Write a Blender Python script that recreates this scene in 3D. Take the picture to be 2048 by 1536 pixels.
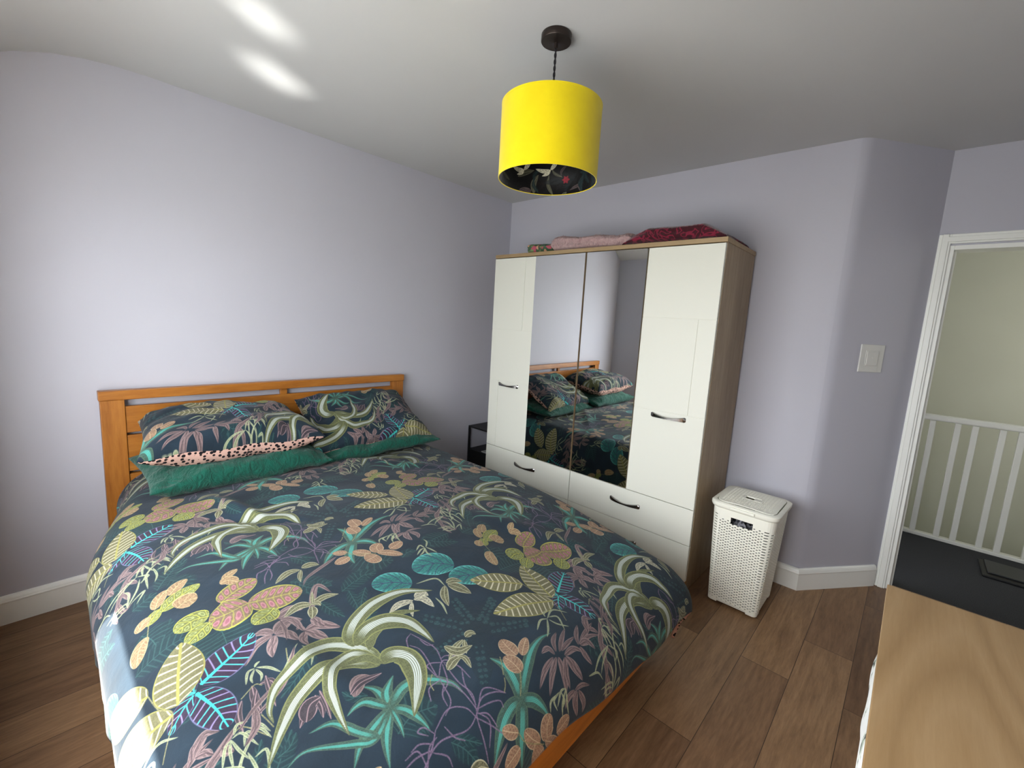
import bpy, bmesh, math, random
import numpy as np
from mathutils import Vector, Matrix

for _o in list(bpy.data.objects):
    bpy.data.objects.remove(_o, do_unlink=True)
S = bpy.context.scene
COL = S.collection
random.seed(7)
rng = np.random.default_rng(7)

# ------------------------------------------------------------------ camera
cam_data = bpy.data.cameras.new('camera')
cam_data.sensor_fit = 'HORIZONTAL'
cam_data.sensor_width = 36.0
cam_data.lens = 877.75 * 36.0 / 2048.0
cam_data.clip_start = 0.02
cam = bpy.data.objects.new('camera', cam_data)
COL.objects.link(cam)
_R = Vector((0.73124386, 0.67967599, 0.05764514))
_U = Vector((-0.13813331, 0.06479398, 0.98829192))
_F = Vector((-0.66798324, 0.73064511, -0.1412661))
cam.matrix_world = Matrix(((_R.x, _U.x, -_F.x, 2.70904), (_R.y, _U.y, -_F.y, -2.83331),
                           (_R.z, _U.z, -_F.z, 1.40639), (0, 0, 0, 1)))
S.camera = cam

# ------------------------------------------------------------------ view, world, sun, window portal
S.view_settings.view_transform = 'Standard'
S.view_settings.look = 'None'
S.view_settings.gamma = 1.0
S.view_settings.use_curve_mapping = False
S.view_settings.exposure = 2.62
S.cycles.max_bounces = 16
S.cycles.diffuse_bounces = 10
S.cycles.glossy_bounces = 6
S.cycles.transparent_max_bounces = 12
S.cycles.caustics_reflective = False
S.cycles.caustics_refractive = False
S.cycles.sample_clamp_indirect = 6.0
S.cycles.use_denoising = True

WIN_X0, WIN_X1, WIN_Z0, WIN_Z1, WALL_Y = 0.62, 2.66, 0.62, 1.95, -3.06
world = bpy.data.worlds.new('overcast_daylight')
S.world = world
world.use_nodes = True
wn = world.node_tree
bg = wn.nodes['Background']
bg.inputs['Color'].default_value = (0.97, 0.99, 1.0, 1)
bg.inputs['Strength'].default_value = 1.0
# dimmer ground light below the horizon, brighter sky above it
_tc = wn.nodes.new('ShaderNodeTexCoord'); _sp = wn.nodes.new('ShaderNodeSeparateXYZ'); _rp = wn.nodes.new('ShaderNodeValToRGB')
wn.links.new(_tc.outputs['Generated'], _sp.inputs[0])
_mr = wn.nodes.new('ShaderNodeMapRange'); _mr.inputs['From Min'].default_value = -1.0
wn.links.new(_sp.outputs['Z'], _mr.inputs['Value']); wn.links.new(_mr.outputs[0], _rp.inputs['Fac'])
_rp.color_ramp.elements[0].position = 0.46; _rp.color_ramp.elements[0].color = (1.22, 1.23, 1.21, 1)
_rp.color_ramp.elements[1].position = 0.53; _rp.color_ramp.elements[1].color = (1.90, 1.95, 2.03, 1)
# added glow on one side of the world, to brighten the left wall
_dt = wn.nodes.new('ShaderNodeVectorMath'); _dt.operation = 'DOT_PRODUCT'; _dt.inputs[1].default_value = (0.985, -0.17, 0.0)
wn.links.new(_tc.outputs['Generated'], _dt.inputs[0])
_gl = wn.nodes.new('ShaderNodeMapRange'); _gl.interpolation_type = 'SMOOTHSTEP'
_gl.inputs['From Min'].default_value = 0.80; _gl.inputs['From Max'].default_value = 0.99
_gl.inputs['To Min'].default_value = 1.0; _gl.inputs['To Max'].default_value = 1.35
wn.links.new(_dt.outputs['Value'], _gl.inputs['Value'])
_ml = wn.nodes.new('ShaderNodeVectorMath'); _ml.operation = 'SCALE'
wn.links.new(_rp.outputs['Color'], _ml.inputs[0]); wn.links.new(_gl.outputs[0], _ml.inputs['Scale'])
wn.links.new(_ml.outputs[0], bg.inputs['Color'])

def light(name, kind, loc, direction, energy, color=(1, 1, 1), **kw):
    d = bpy.data.lights.new(name, kind)
    d.energy = energy
    d.color = color
    for k, val in kw.items():
        setattr(d, k, val)
    o = bpy.data.objects.new(name, d)
    COL.objects.link(o)
    o.location = loc
    o.rotation_euler = Vector(direction).to_track_quat('-Z', 'Y').to_euler()
    o['kind'] = 'helper'
    return o

light('sun', 'SUN', (1, -6, 6), (0.36, 0.315, -1.0), 10.0, (1.0, 0.96, 0.88), angle=0.01)
_p = light('window_portal', 'AREA', ((WIN_X0 + WIN_X1) / 2, WALL_Y - 0.10, (WIN_Z0 + WIN_Z1) / 2), (0, 1, 0), 1.0,
           shape='RECTANGLE', size=WIN_X1 - WIN_X0, size_y=WIN_Z1 - WIN_Z0)
_p.data.cycles.is_portal = True
# added area light to brighten the landing; no window is built there
light('landing_fill_light', 'AREA', (4.7, 1.7, 1.5), (-1, 0.1, -0.1), 2.4, (1.0, 0.98, 0.90),
      shape='RECTANGLE', size=0.9, size_y=1.2)

# added area lights near the window, imitating reflected sun streaks on the ceiling
for _tx, _ty, _ln, _wd, _e in ((0.90, -2.27, 0.30, 0.05, 0.022), (0.56, -2.12, 0.40, 0.025, 0.016), (0.52, -2.12, 0.36, 0.10, 0.022)):
    _o = light('ceiling_streak_lamp', 'AREA', (1.05, -3.02, 0.45), (0, 0, 1), _e, (1.0, 0.98, 0.93),
               shape='RECTANGLE', size=_ln, size_y=_wd, spread=0.10)
    _z = Vector((1.05 - _tx, -3.02 - _ty, 0.45 - 2.4)).normalized()
    _a = Vector((-0.52, 0.85, 0.0)); _a = (_a - _z * _a.dot(_z)).normalized(); _b = _z.cross(_a)
    _o.rotation_euler = Matrix((_a, _b, _z)).transposed().to_euler()

# ------------------------------------------------------------------ materials
def srgb(r, g, b):
    def c(u):
        u /= 255.0
        return u / 12.92 if u <= 0.04045 else ((u + 0.055) / 1.055) ** 2.4
    return (c(r), c(g), c(b), 1.0)

def mat(name, color, rough=0.5, metal=0.0, spec=0.5, sheen=0.0, coat=0.0):
    m = bpy.data.materials.new(name)
    m.use_nodes = True
    b = m.node_tree.nodes['Principled BSDF']
    b.inputs['Base Color'].default_value = color
    b.inputs['Roughness'].default_value = rough
    b.inputs['Metallic'].default_value = metal
    b.inputs['Specular IOR Level'].default_value = spec
    b.inputs['Sheen Weight'].default_value = sheen
    b.inputs['Coat Weight'].default_value = coat
    return m

def nd(m, kind, **kw):
    n = m.node_tree.nodes.new(kind)
    for k, val in kw.items():
        if k in n.inputs.keys():
            n.inputs[k].default_value = val
        else:
            setattr(n, k, val)
    return n

def ln(m, a, b):
    m.node_tree.links.new(a, b)

def bsdf(m):
    return m.node_tree.nodes['Principled BSDF']

def bump(m, height, strength=0.2, dist=0.01):
    b = nd(m, 'ShaderNodeBump')
    b.inputs['Strength'].default_value = strength
    b.inputs['Distance'].default_value = dist
    ln(m, height, b.inputs['Height'])
    ln(m, b.outputs['Normal'], bsdf(m).inputs['Normal'])

def coords(m, scale=(1, 1, 1), rot=(0, 0, 0), kind='Object', loc=(0, 0, 0)):
    t = nd(m, 'ShaderNodeTexCoord')
    mp = nd(m, 'ShaderNodeMapping')
    mp.inputs['Scale'].default_value = scale
    mp.inputs['Rotation'].default_value = rot
    mp.inputs['Location'].default_value = loc
    ln(m, t.outputs[kind], mp.inputs['Vector'])
    return mp.outputs['Vector']

def noise(m, vec, scale=5.0, detail=4.0, rough=0.55, dist=0.0):
    n = nd(m, 'ShaderNodeTexNoise')
    n.inputs['Scale'].default_value = scale
    n.inputs['Detail'].default_value = detail
    n.inputs['Roughness'].default_value = rough
    n.inputs['Distortion'].default_value = dist
    ln(m, vec, n.inputs['Vector'])
    return n.outputs['Fac']

def ramp(m, fac, stops, interp='LINEAR'):
    r = nd(m, 'ShaderNodeValToRGB')
    r.color_ramp.interpolation = interp
    e = r.color_ramp.elements
    while len(e) < len(stops):
        e.new(0.5)
    for q, (pos, c) in zip(e, stops):
        q.position = pos
        q.color = c
    ln(m, fac, r.inputs['Fac'])
    return r.outputs['Color']

def mix(m, fac, a, b, blend='MIX'):
    x = nd(m, 'ShaderNodeMix', data_type='RGBA', blend_type=blend)
    for sock, val in ((x.inputs[0], fac), (x.inputs[6], a), (x.inputs[7], b)):
        if isinstance(val, (float, int, tuple)):
            sock.default_value = val
        else:
            ln(m, val, sock)
    return x.outputs[2]

def paint(name, c1, c2, rough=0.6):
    m = mat(name, c1, rough, spec=0.25)
    v = coords(m)
    ln(m, ramp(m, noise(m, v, 1.3, 3), [(0.3, c1), (0.7, c2)]), bsdf(m).inputs['Base Color'])
    bump(m, noise(m, v, 260, 2), 0.06, 0.002)
    return m

def wood(name, dark, mid, light_, along='X', scale=1.0, rough=0.4, spec=0.4):
    m = mat(name, mid, rough, spec=spec)
    sc = {'X': (0.9, 9, 9), 'Y': (9, 0.9, 9), 'Z': (9, 9, 0.9)}[along]
    v = coords(m, tuple(s * scale for s in sc))
    n1 = noise(m, v, 1.6, 6, 0.6, 1.2)
    n2 = noise(m, v, 9.0, 5, 0.7, 0.3)
    c = ramp(m, n1, [(0.28, dark), (0.5, mid), (0.72, light_)])
    c = mix(m, 0.35, c, ramp(m, n2, [(0.35, dark), (0.65, light_)]))
    ln(m, c, bsdf(m).inputs['Base Color'])
    bump(m, n2, 0.08, 0.002)
    return m

M = {}
M['lavender'] = paint('lavender_wall_paint', srgb(188, 188, 197), srgb(185, 185, 194))
M['ceiling'] = paint('white_ceiling_paint', srgb(196, 197, 196), srgb(193, 194, 193))
M['hall'] = paint('landing_wall_paint', srgb(205, 206, 190), srgb(199, 200, 184))
M['gloss_white'] = mat('white_gloss_trim_paint', srgb(240, 242, 236), 0.3, spec=0.5)
bump(M['gloss_white'], noise(M['gloss_white'], coords(M['gloss_white']), 60, 2), 0.05, 0.002)
M['rail_white'] = mat('white_stair_rail_paint', srgb(214, 214, 206), 0.4)
M['oak'] = wood('golden_oak_crosswise', srgb(128, 73, 21), srgb(160, 99, 33), srgb(178, 117, 47), 'Y', 1.0, 0.38)
M['oak_up'] = wood('golden_oak_upright', srgb(126, 72, 21), srgb(158, 97, 33), srgb(176, 115, 47), 'Z', 1.0, 0.38)
M['oak_long'] = wood('golden_oak_lengthwise', srgb(128, 73, 21), srgb(160, 99, 33), srgb(178, 117, 47), 'X', 1.0, 0.38)
M['carcass'] = wood('pale_oak_wardrobe_board_upright', srgb(132, 112, 86), srgb(150, 130, 102), srgb(166, 147, 118), 'Z', 1.3, 0.5)
M['carcass_x'] = wood('pale_oak_wardrobe_board_lengthwise', srgb(140, 116, 82), srgb(158, 134, 98), srgb(170, 148, 112), 'X', 1.3, 0.5)
M['birch'] = None
M['door_white'] = mat('ivory_gloss_door_front', srgb(218, 219, 207), 0.5, spec=0.5)
bump(M['door_white'], noise(M['door_white'], coords(M['door_white']), 90, 2), 0.02, 0.001)
M['chrome'] = mat('dark_brushed_chrome', srgb(150, 148, 146), 0.22, 1.0)
bump(M['chrome'], noise(M['chrome'], coords(M['chrome'], (4, 200, 200)), 3, 2), 0.05, 0.001)
M['mirror'] = mat('silvered_mirror_glass', (0.86, 0.88, 0.87, 1), 0.01, 1.0)
ln(M['mirror'], ramp(M['mirror'], noise(M['mirror'], coords(M['mirror']), 2, 1), [(0, (0.85, 0.87, 0.86, 1)), (1, (0.87, 0.89, 0.88, 1))]), bsdf(M['mirror']).inputs['Base Color'])
M['black_metal'] = mat('matt_black_metal', srgb(22, 22, 24), 0.5, 0.3)
bump(M['black_metal'], noise(M['black_metal'], coords(M['black_metal']), 300, 2), 0.05, 0.001)
M['bronze'] = mat('dark_bronze_metal', srgb(62, 54, 50), 0.35, 0.8)
bump(M['bronze'], noise(M['bronze'], coords(M['bronze']), 200, 2), 0.05, 0.001)
M['cord'] = mat('dark_braided_cord', srgb(26, 22, 28), 0.8)
bump(M['cord'], noise(M['cord'], coords(M['cord']), 900, 2), 0.3, 0.001)
M['yellow'] = mat('yellow_velvet_shade', srgb(250, 226, 12), 0.85, spec=0.15, sheen=0.25)
_v = coords(M['yellow'], (1, 1, 1))
ln(M['yellow'], ramp(M['yellow'], noise(M['yellow'], _v, 14, 4), [(0.3, srgb(216, 194, 5)), (0.7, srgb(222, 202, 10))]), bsdf(M['yellow']).inputs['Base Color'])
bump(M['yellow'], noise(M['yellow'], _v, 500, 2), 0.15, 0.001)
M['plastic'] = mat('ivory_rattan_plastic', srgb(240, 240, 226), 0.4, spec=0.4)
bump(M['plastic'], noise(M['plastic'], coords(M['plastic']), 120, 2), 0.05, 0.001)
M['switch'] = mat('white_switch_plastic', srgb(214, 214, 208), 0.3)
bump(M['switch'], noise(M['switch'], coords(M['switch']), 80, 2), 0.02, 0.001)
M['green'] = mat('emerald_green_cotton', srgb(3, 80, 64), 0.8, spec=0.2, sheen=0.15)
_v = coords(M['green'])
ln(M['green'], ramp(M['green'], noise(M['green'], _v, 30, 4), [(0.3, srgb(2, 68, 54)), (0.7, srgb(4, 78, 63))]), bsdf(M['green']).inputs['Base Color'])
bump(M['green'], noise(M['green'], coords(M['green'], (14, 30, 22), (0.5, 0.2, 0.4)), 1.0, 5, 0.6, 1.2), 0.9, 0.02)
M['paper'] = mat('grey_paper', srgb(176, 178, 176), 0.6)
bump(M['paper'], noise(M['paper'], coords(M['paper']), 60, 2), 0.05, 0.001)

# pink cotton with black dashes: the reverse of the printed pillowcases
m = mat('pink_cotton_black_spots', srgb(226, 188, 172), 0.85, spec=0.2)
_v = coords(m, (38, 58, 58), (0.2, 0, 0.35))
vo = nd(m, 'ShaderNodeTexVoronoi', feature='F1')
vo.inputs['Scale'].default_value = 1.0
vo.inputs['Randomness'].default_value = 0.75
ln(m, _v, vo.inputs['Vector'])
ln(m, ramp(m, vo.outputs['Distance'], [(0.0, srgb(26, 24, 28)), (0.40, srgb(28, 25, 28)), (0.44, srgb(200, 162, 148)), (1, srgb(196, 158, 144))]), bsdf(m).inputs['Base Color'])
M['spots'] = m

# pink long pile throw
m = mat('dusty_pink_fleece', srgb(190, 140, 140), 0.95, spec=0.1, sheen=0.5)
_v = coords(m)
ln(m, ramp(m, noise(m, _v, 45, 5), [(0.3, srgb(172, 134, 134)), (0.7, srgb(210, 176, 174))]), bsdf(m).inputs['Base Color'])
bump(m, noise(m, _v, 130, 4, 0.7), 0.9, 0.012)
M['fleece'] = m
# dark red velvet with a scrolling damask
m = mat('crimson_velvet_damask', srgb(90, 8, 28), 0.7, spec=0.2, sheen=0.4)
_v = coords(m, (9, 9, 9))
_n = nd(m, 'ShaderNodeTexNoise'); _n.inputs['Scale'].default_value = 1.1; _n.inputs['Detail'].default_value = 1.0
_n.inputs['Distortion'].default_value = 2.4
ln(m, _v, _n.inputs['Vector'])
ln(m, ramp(m, _n.outputs['Fac'], [(0.47, srgb(58, 3, 17)), (0.49, srgb(118, 18, 46)), (0.56, srgb(124, 24, 52)), (0.58, srgb(62, 4, 20))]), bsdf(m).inputs['Base Color'])
M['damask'] = m
# small floral quilt
m = mat('green_pink_floral_cotton', srgb(90, 110, 80), 0.85)
_v = coords(m, (42, 42, 42))
vo = nd(m, 'ShaderNodeTexVoronoi', feature='F1'); vo.inputs['Scale'].default_value = 1.0
ln(m, _v, vo.inputs['Vector'])
sp = nd(m, 'ShaderNodeSeparateColor'); ln(m, vo.outputs['Color'], sp.inputs[0])
ln(m, ramp(m, sp.outputs[0], [(0.0, srgb(66, 92, 66)), (0.4, srgb(110, 128, 84)), (0.62, srgb(176, 84, 100)), (0.78, srgb(196, 150, 120)), (0.9, srgb(80, 104, 96))], 'CONSTANT'), bsdf(m).inputs['Base Color'])
M['floral'] = m
# white garment with grey-green sprigs
m = mat('white_cotton_dark_sprigs', srgb(224, 226, 222), 0.8)
_v = coords(m, (30, 12, 22))
_n = noise(m, _v, 1.0, 3, 0.5, 1.2)
ln(m, ramp(m, _n, [(0.0, srgb(58, 58, 62)), (0.36, srgb(70, 72, 72)), (0.40, srgb(170, 184, 164)), (0.45, srgb(228, 230, 226))]), bsdf(m).inputs['Base Color'])
M['sprig'] = m
m = mat('grey_laundry_cotton', srgb(70, 70, 78), 0.9)
ln(m, ramp(m, noise(m, coords(m, (40, 90, 40)), 1, 3), [(0.4, srgb(40, 40, 46)), (0.62, srgb(150, 150, 156))]), bsdf(m).inputs['Base Color'])
M['laundry'] = m
# landing carpet
m = mat('charcoal_loop_carpet', srgb(54, 55, 58), 0.95, spec=0.1)
_v = coords(m)
ln(m, ramp(m, noise(m, _v, 320, 3, 0.8), [(0.3, srgb(34, 35, 38)), (0.7, srgb(78, 79, 82))]), bsdf(m).inputs['Base Color'])
bump(m, noise(m, _v, 420, 2), 0.6, 0.006)
M['carpet'] = m
m = mat('dark_grey_plastic', srgb(34, 36, 38), 0.45)
bump(m, noise(m, coords(m), 60, 2), 0.05, 0.001)
M['dark_plastic'] = m
# window pane: mostly clear, a little reflective
m = bpy.data.materials.new('window_glass'); m.use_nodes = True
nt = m.node_tree; nt.nodes.remove(nt.nodes['Principled BSDF'])
tr = nt.nodes.new('ShaderNodeBsdfTransparent'); gl = nt.nodes.new('ShaderNodeBsdfGlossy'); mx = nt.nodes.new('ShaderNodeMixShader')
gl.inputs['Roughness'].default_value = 0.02
mx.inputs[0].default_value = 0.06
nt.links.new(tr.outputs[0], mx.inputs[1]); nt.links.new(gl.outputs[0], mx.inputs[2])
nt.links.new(mx.outputs[0], nt.nodes['Material Output'].inputs['Surface'])
M['glass'] = m

# wood-look plank floor, boards along Y
m = mat('brown_oak_plank_floor', srgb(112, 78, 50), 0.42, spec=0.4)
tc = nd(m, 'ShaderNodeTexCoord')
mp = nd(m, 'ShaderNodeMapping'); mp.inputs['Rotation'].default_value = (0, 0, math.pi / 2); mp.inputs['Location'].default_value = (0.12, 0.075, 0)
ln(m, tc.outputs['Object'], mp.inputs['Vector'])
br = nd(m, 'ShaderNodeTexBrick'); br.offset = 0.37; br.offset_frequency = 2
for k, val in (('Color1', (0, 0, 0, 1)), ('Color2', (1, 1, 1, 1)), ('Mortar', (0.5, 0.5, 0.5, 1)), ('Scale', 1.0), ('Mortar Size', 0.0012),
               ('Mortar Smooth', 0.1), ('Bias', 0.0), ('Brick Width', 0.92), ('Row Height', 0.184)):
    br.inputs[k].default_value = val
ln(m, mp.outputs['Vector'], br.inputs['Vector'])
off = nd(m, 'ShaderNodeVectorMath', operation='ADD')
sc_ = nd(m, 'ShaderNodeVectorMath', operation='SCALE'); sc_.inputs['Scale'].default_value = 7.0
ln(m, br.outputs['Color'], sc_.inputs[0])
ln(m, tc.outputs['Object'], off.inputs[0]); ln(m, sc_.outputs[0], off.inputs[1])
mp2 = nd(m, 'ShaderNodeMapping'); mp2.inputs['Scale'].default_value = (11, 1.3, 1)
ln(m, off.outputs[0], mp2.inputs['Vector'])
g1 = noise(m, mp2.outputs[0], 1.5, 6, 0.62, 1.6)
g2 = noise(m, mp2.outputs[0], 8.0, 5, 0.7, 0.4)
c = ramp(m, g1, [(0.25, srgb(112, 85, 59)), (0.5, srgb(150, 119, 88)), (0.75, srgb(180, 148, 114))])
c = mix(m, 0.4, c, ramp(m, g2, [(0.3, srgb(96, 72, 50)), (0.7, srgb(172, 140, 106))]))
tint = ramp(m, br.outputs['Color'], [(0.0, srgb(190, 176, 166)), (0.5, srgb(228, 220, 212)), (1.0, srgb(255, 250, 240))])
c = mix(m, 1.0, c, tint, 'MULTIPLY')
c = mix(m, br.outputs['Fac'], c, srgb(56, 38, 24))
ln(m, c, bsdf(m).inputs['Base Color'])
bump(m, g2, 0.08, 0.002)
M['floor'] = m

# birch veneer with cathedral grain, boards along Y
m = mat('birch_veneer', srgb(196, 160, 116), 0.45, spec=0.35)
_v = coords(m, (3.2, 0.55, 3))
n0 = nd(m, 'ShaderNodeTexNoise'); n0.inputs['Scale'].default_value = 1.0; n0.inputs['Detail'].default_value = 1.5
ln(m, _v, n0.inputs['Vector'])
w = nd(m, 'ShaderNodeMath', operation='MULTIPLY'); w.inputs[1].default_value = 14.0
ln(m, n0.outputs['Fac'], w.inputs[0])
fr = nd(m, 'ShaderNodeMath', operation='PINGPONG'); fr.inputs[1].default_value = 0.5
ln(m, w.outputs[0], fr.inputs[0])
fine = noise(m, coords(m, (150, 9, 150)), 1.0, 4, 0.7)
c = ramp(m, fr.outputs[0], [(0.0, srgb(154, 123, 83)), (0.25, srgb(168, 137, 95)), (0.5, srgb(177, 147, 106))])
c = mix(m, 0.25, c, ramp(m, fine, [(0.3, srgb(162, 128, 86)), (0.7, srgb(192, 162, 121))]))
ln(m, c, bsdf(m).inputs['Base Color'])
M['birch'] = m
M['birch_edge'] = wood('birch_edge_banding', srgb(176, 138, 98), srgb(196, 158, 116), srgb(208, 172, 130), 'Y', 1.0, 0.45)
# ------------------------------------------------------------------ mesh helpers
def world_loc(o):
    v = Vector((0, 0, 0))
    while o is not None:
        v += o.location
        o = o.parent
    return v

def obj(name, bm, material, parent=None, smooth=False, angle=None):
    """one mesh object from a bmesh or (verts, faces); verts are given in world space"""
    me = bpy.data.meshes.new(name)
    if isinstance(bm, tuple):
        me.from_pydata([tuple(p) for p in bm[0]], [], [tuple(f) for f in bm[1]])
    else:
        bmesh.ops.recalc_face_normals(bm, faces=bm.faces[:])
        bm.to_mesh(me)
        bm.free()
    if parent is not None:
        me.transform(Matrix.Translation(-world_loc(parent)))
    mats = material if isinstance(material, (list, tuple)) else [material]
    for x in mats:
        me.materials.append(x)
    if smooth:
        me.polygons.foreach_set('use_smooth', [True] * len(me.polygons))
        if angle:
            me.set_sharp_from_angle(angle=angle)
    me.update()
    o = bpy.data.objects.new(name, me)
    COL.objects.link(o)
    if parent is not None:
        o.parent = parent
    return o

def thing(name, label, cat, loc, group=None):
    o = bpy.data.objects.new(name, None)
    o.empty_display_size = 0.05
    COL.objects.link(o)
    o.location = loc
    return tag(o, label, cat, group)

def tag(o, label, cat, group=None):
    o['label'] = label
    o['category'] = cat
    if group:
        o['group'] = group
    return o

def struct(name, bm, material, parent=None, **kw):
    o = obj(name, bm, material, parent, **kw)
    if parent is None:
        o['kind'] = 'structure'
    return o

def box(bm, x0, x1, y0, y1, z0, z1, bevel=0.0, seg=2):
    vs = [bm.verts.new((x, y, z)) for x in (x0, x1) for y in (y0, y1) for z in (z0, z1)]
    fs = [bm.faces.new([vs[i] for i in f]) for f in ((0, 1, 3, 2), (4, 6, 7, 5), (0, 4, 5, 1), (2, 3, 7, 6), (0, 2, 6, 4), (1, 5, 7, 3))]
    if bevel > 0:
        es = list({e for f in fs for e in f.edges})
        bmesh.ops.bevel(bm, geom=es, offset=bevel, segments=seg, profile=0.5, affect='EDGES', clamp_overlap=True)

def bx(*a, **k):
    bm = bmesh.new()
    box(bm, *a, **k)
    return bm

def prism(pts, z0, z1):
    """vertical prism over a plan polygon"""
    bm = bmesh.new()
    lo = [bm.verts.new((x, y, z0)) for x, y in pts]
    hi = [bm.verts.new((x, y, z1)) for x, y in pts]
    n = len(pts)
    bm.faces.new(lo[::-1]); bm.faces.new(hi)
    for i in range(n):
        bm.faces.new((lo[i], lo[(i + 1) % n], hi[(i + 1) % n], hi[i]))
    return bm

def sweep(path, profile, normals):
    """profile (out, z) swept along a plan path; normals = outward offset direction at each path point"""
    bm = bmesh.new()
    rings = []
    for (x, y), (nx, ny) in zip(path, normals):
        rings.append([bm.verts.new((x + nx * a, y + ny * a, z)) for a, z in profile])
    k = len(profile)
    for r, s in zip(rings, rings[1:]):
        for i in range(k):
            bm.faces.new((r[i], r[(i + 1) % k], s[(i + 1) % k], s[i]))
    bm.faces.new(rings[0]); bm.faces.new(rings[-1][::-1])
    return bm

def lathe(bm, cx, cy, prof, n=48):
    rings = []
    for r, z in prof:
        rings.append([bm.verts.new((cx + r * math.cos(2 * math.pi * i / n), cy + r * math.sin(2 * math.pi * i / n), z)) for i in range(n)])
    for a, b in zip(rings, rings[1:]):
        for i in range(n):
            bm.faces.new((a[i], a[(i + 1) % n], b[(i + 1) % n], b[i]))
    return rings

def tube(bm, pts, r, n=8):
    pts = [Vector(p) for p in pts]
    rings = []
    ref = Vector((0.31, 0.57, 0.76))
    for i, p in enumerate(pts):
        d = (pts[min(i + 1, len(pts) - 1)] - pts[max(i - 1, 0)]).normalized()
        a = d.cross(ref).normalized(); b = d.cross(a)
        rr = r[i] if isinstance(r, (list, tuple)) else r
        rings.append([bm.verts.new(p + (a * math.cos(2 * math.pi * k / n) + b * math.sin(2 * math.pi * k / n)) * rr) for k in range(n)])
    for q, s in zip(rings, rings[1:]):
        for k in range(n):
            bm.faces.new((q[k], q[(k + 1) % n], s[(k + 1) % n], s[k]))
    bm.faces.new(rings[0][::-1]); bm.faces.new(rings[-1])

def grid_faces(ni, nj, base=0, wrap=False):
    f = []
    for i in range(ni - 1):
        for j in range(nj if wrap else nj - 1):
            a = base + i * nj + j; b = base + i * nj + (j + 1) % nj
            f.append((a, b, b + nj, a + nj))
    return f

# ------------------------------------------------------------------ room shell
H = 2.4
BEND = (-2.42, -2.52, -2.62, -2.72, -2.82, -2.92, -3.02, -3.06); BEND_Z = (2.40, 2.396, 2.384, 2.362, 2.325, 2.27, 2.20, 2.17)      # the ceiling slopes down towards the window wall
struct('floor', prism([(-0.1, -3.5), (3.72, -3.5), (3.72, 0.50), (2.62, 0.50), (2.30, 0.1), (-0.1, 0.1)], -0.1, 0.0), M['floor'])
bm = bmesh.new()
prof = [(0.62, H)] + list(zip(BEND, BEND_Z)) + [(WALL_Y - 0.12, BEND_Z[-1]), (WALL_Y - 0.12, H + 0.12), (0.62, H + 0.12)]
ra = [bm.verts.new((-0.1, y, z)) for y, z in prof]; rb = [bm.verts.new((3.72, y, z)) for y, z in prof]
for i in range(len(prof)):
    j = (i + 1) % len(prof)
    bm.faces.new((ra[i], ra[j], rb[j], rb[i]))
bm.faces.new(ra); bm.faces.new(rb[::-1])
struct('ceiling', bm, M['ceiling'], smooth=True, angle=0.5)
struct('wall_left', bx(-0.1, 0.0, -3.4, 0.1, 0, H + 0.1), M['lavender'])
E2 = (2.3804, 0.0); E3 = (2.7025, 0.4267)
# wardrobe wall, its soft corner and the angled wall beside the door
_d = Vector((E3[0] - E2[0], E3[1] - E2[1])).normalized()
pts = [(0.0, 0.0)]
for k in range(7):                                                   # rounded arris
    t = k / 6.0
    a = Vector(E2) + Vector((-0.05, 0)); b = Vector(E2); c_ = Vector(E2) + _d * 0.05
    q = a * (1 - t) ** 2 + b * 2 * t * (1 - t) + c_ * t * t
    pts.append((q.x, q.y))
struct('wall_back', prism(pts[:4] + [(2.33, 0.11), (0.0, 0.11)], 0, H + 0.1), M['lavender'], smooth=True, angle=0.6)
struct('wall_angled', prism(pts[3:] + [E3, (E3[0] - 0.03, E3[1] + 0.1), (2.33, 0.11)], 0, H + 0.1), M['lavender'], smooth=True, angle=0.6)
DX0, DX1, DZ = 2.748, 3.50, 1.925                                    # doorway
bm = bmesh.new()
box(bm, E3[0] - 0.03, DX0, 0.4267, 0.53, 0, H + 0.1)
box(bm, DX0, DX1, 0.4267, 0.53, DZ, H + 0.1)
box(bm, DX1, 3.72, 0.4267, 0.53, 0, H + 0.1)
struct('wall_doorway', bm, M['lavender'])
bm = bmesh.new()
box(bm, 3.62, 3.72, -0.15, 0.4267, 0, H + 0.1)
box(bm, 3.36, 3.72, -3.4, -0.15, 0, H + 0.1)
struct('wall_right', bm, M['lavender'])
bm = bmesh.new()
T = WALL_Y - 0.12
box(bm, 0, WIN_X0, T, WALL_Y, 0, H); box(bm, WIN_X1, 3.36, T, WALL_Y, 0, H)
box(bm, WIN_X0, WIN_X1, T, WALL_Y, 0, WIN_Z0); box(bm, WIN_X0, WIN_X1, T, WALL_Y, WIN_Z1, H)
struct('wall_front', bm, M['lavender'])
# window: frame, two sashes' mullion, sill board, panes
wr = thing('window_1', 'white framed window in the wall at the foot side of the bed', 'window', ((WIN_X0 + WIN_X1) / 2, T + 0.06, WIN_Z0))
del wr['label'], wr['category']
wr['kind'] = 'structure'
bm = bmesh.new()
ya, yb = T + 0.02, T + 0.07
for a in ((WIN_X0, WIN_X0 + 0.05, WIN_Z0, WIN_Z1), (WIN_X1 - 0.05, WIN_X1, WIN_Z0, WIN_Z1), (WIN_X0 + 0.05, WIN_X1 - 0.05, WIN_Z0, WIN_Z0 + 0.05),
          (WIN_X0 + 0.05, WIN_X1 - 0.05, WIN_Z1 - 0.05, WIN_Z1), ((WIN_X0 + WIN_X1) / 2 - 0.025, (WIN_X0 + WIN_X1) / 2 + 0.025, WIN_Z0 + 0.05, WIN_Z1 - 0.05)):
    box(bm, a[0], a[1], ya, yb, a[2], a[3], 0.004)
obj('window_frame', bm, M['gloss_white'], wr)
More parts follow.
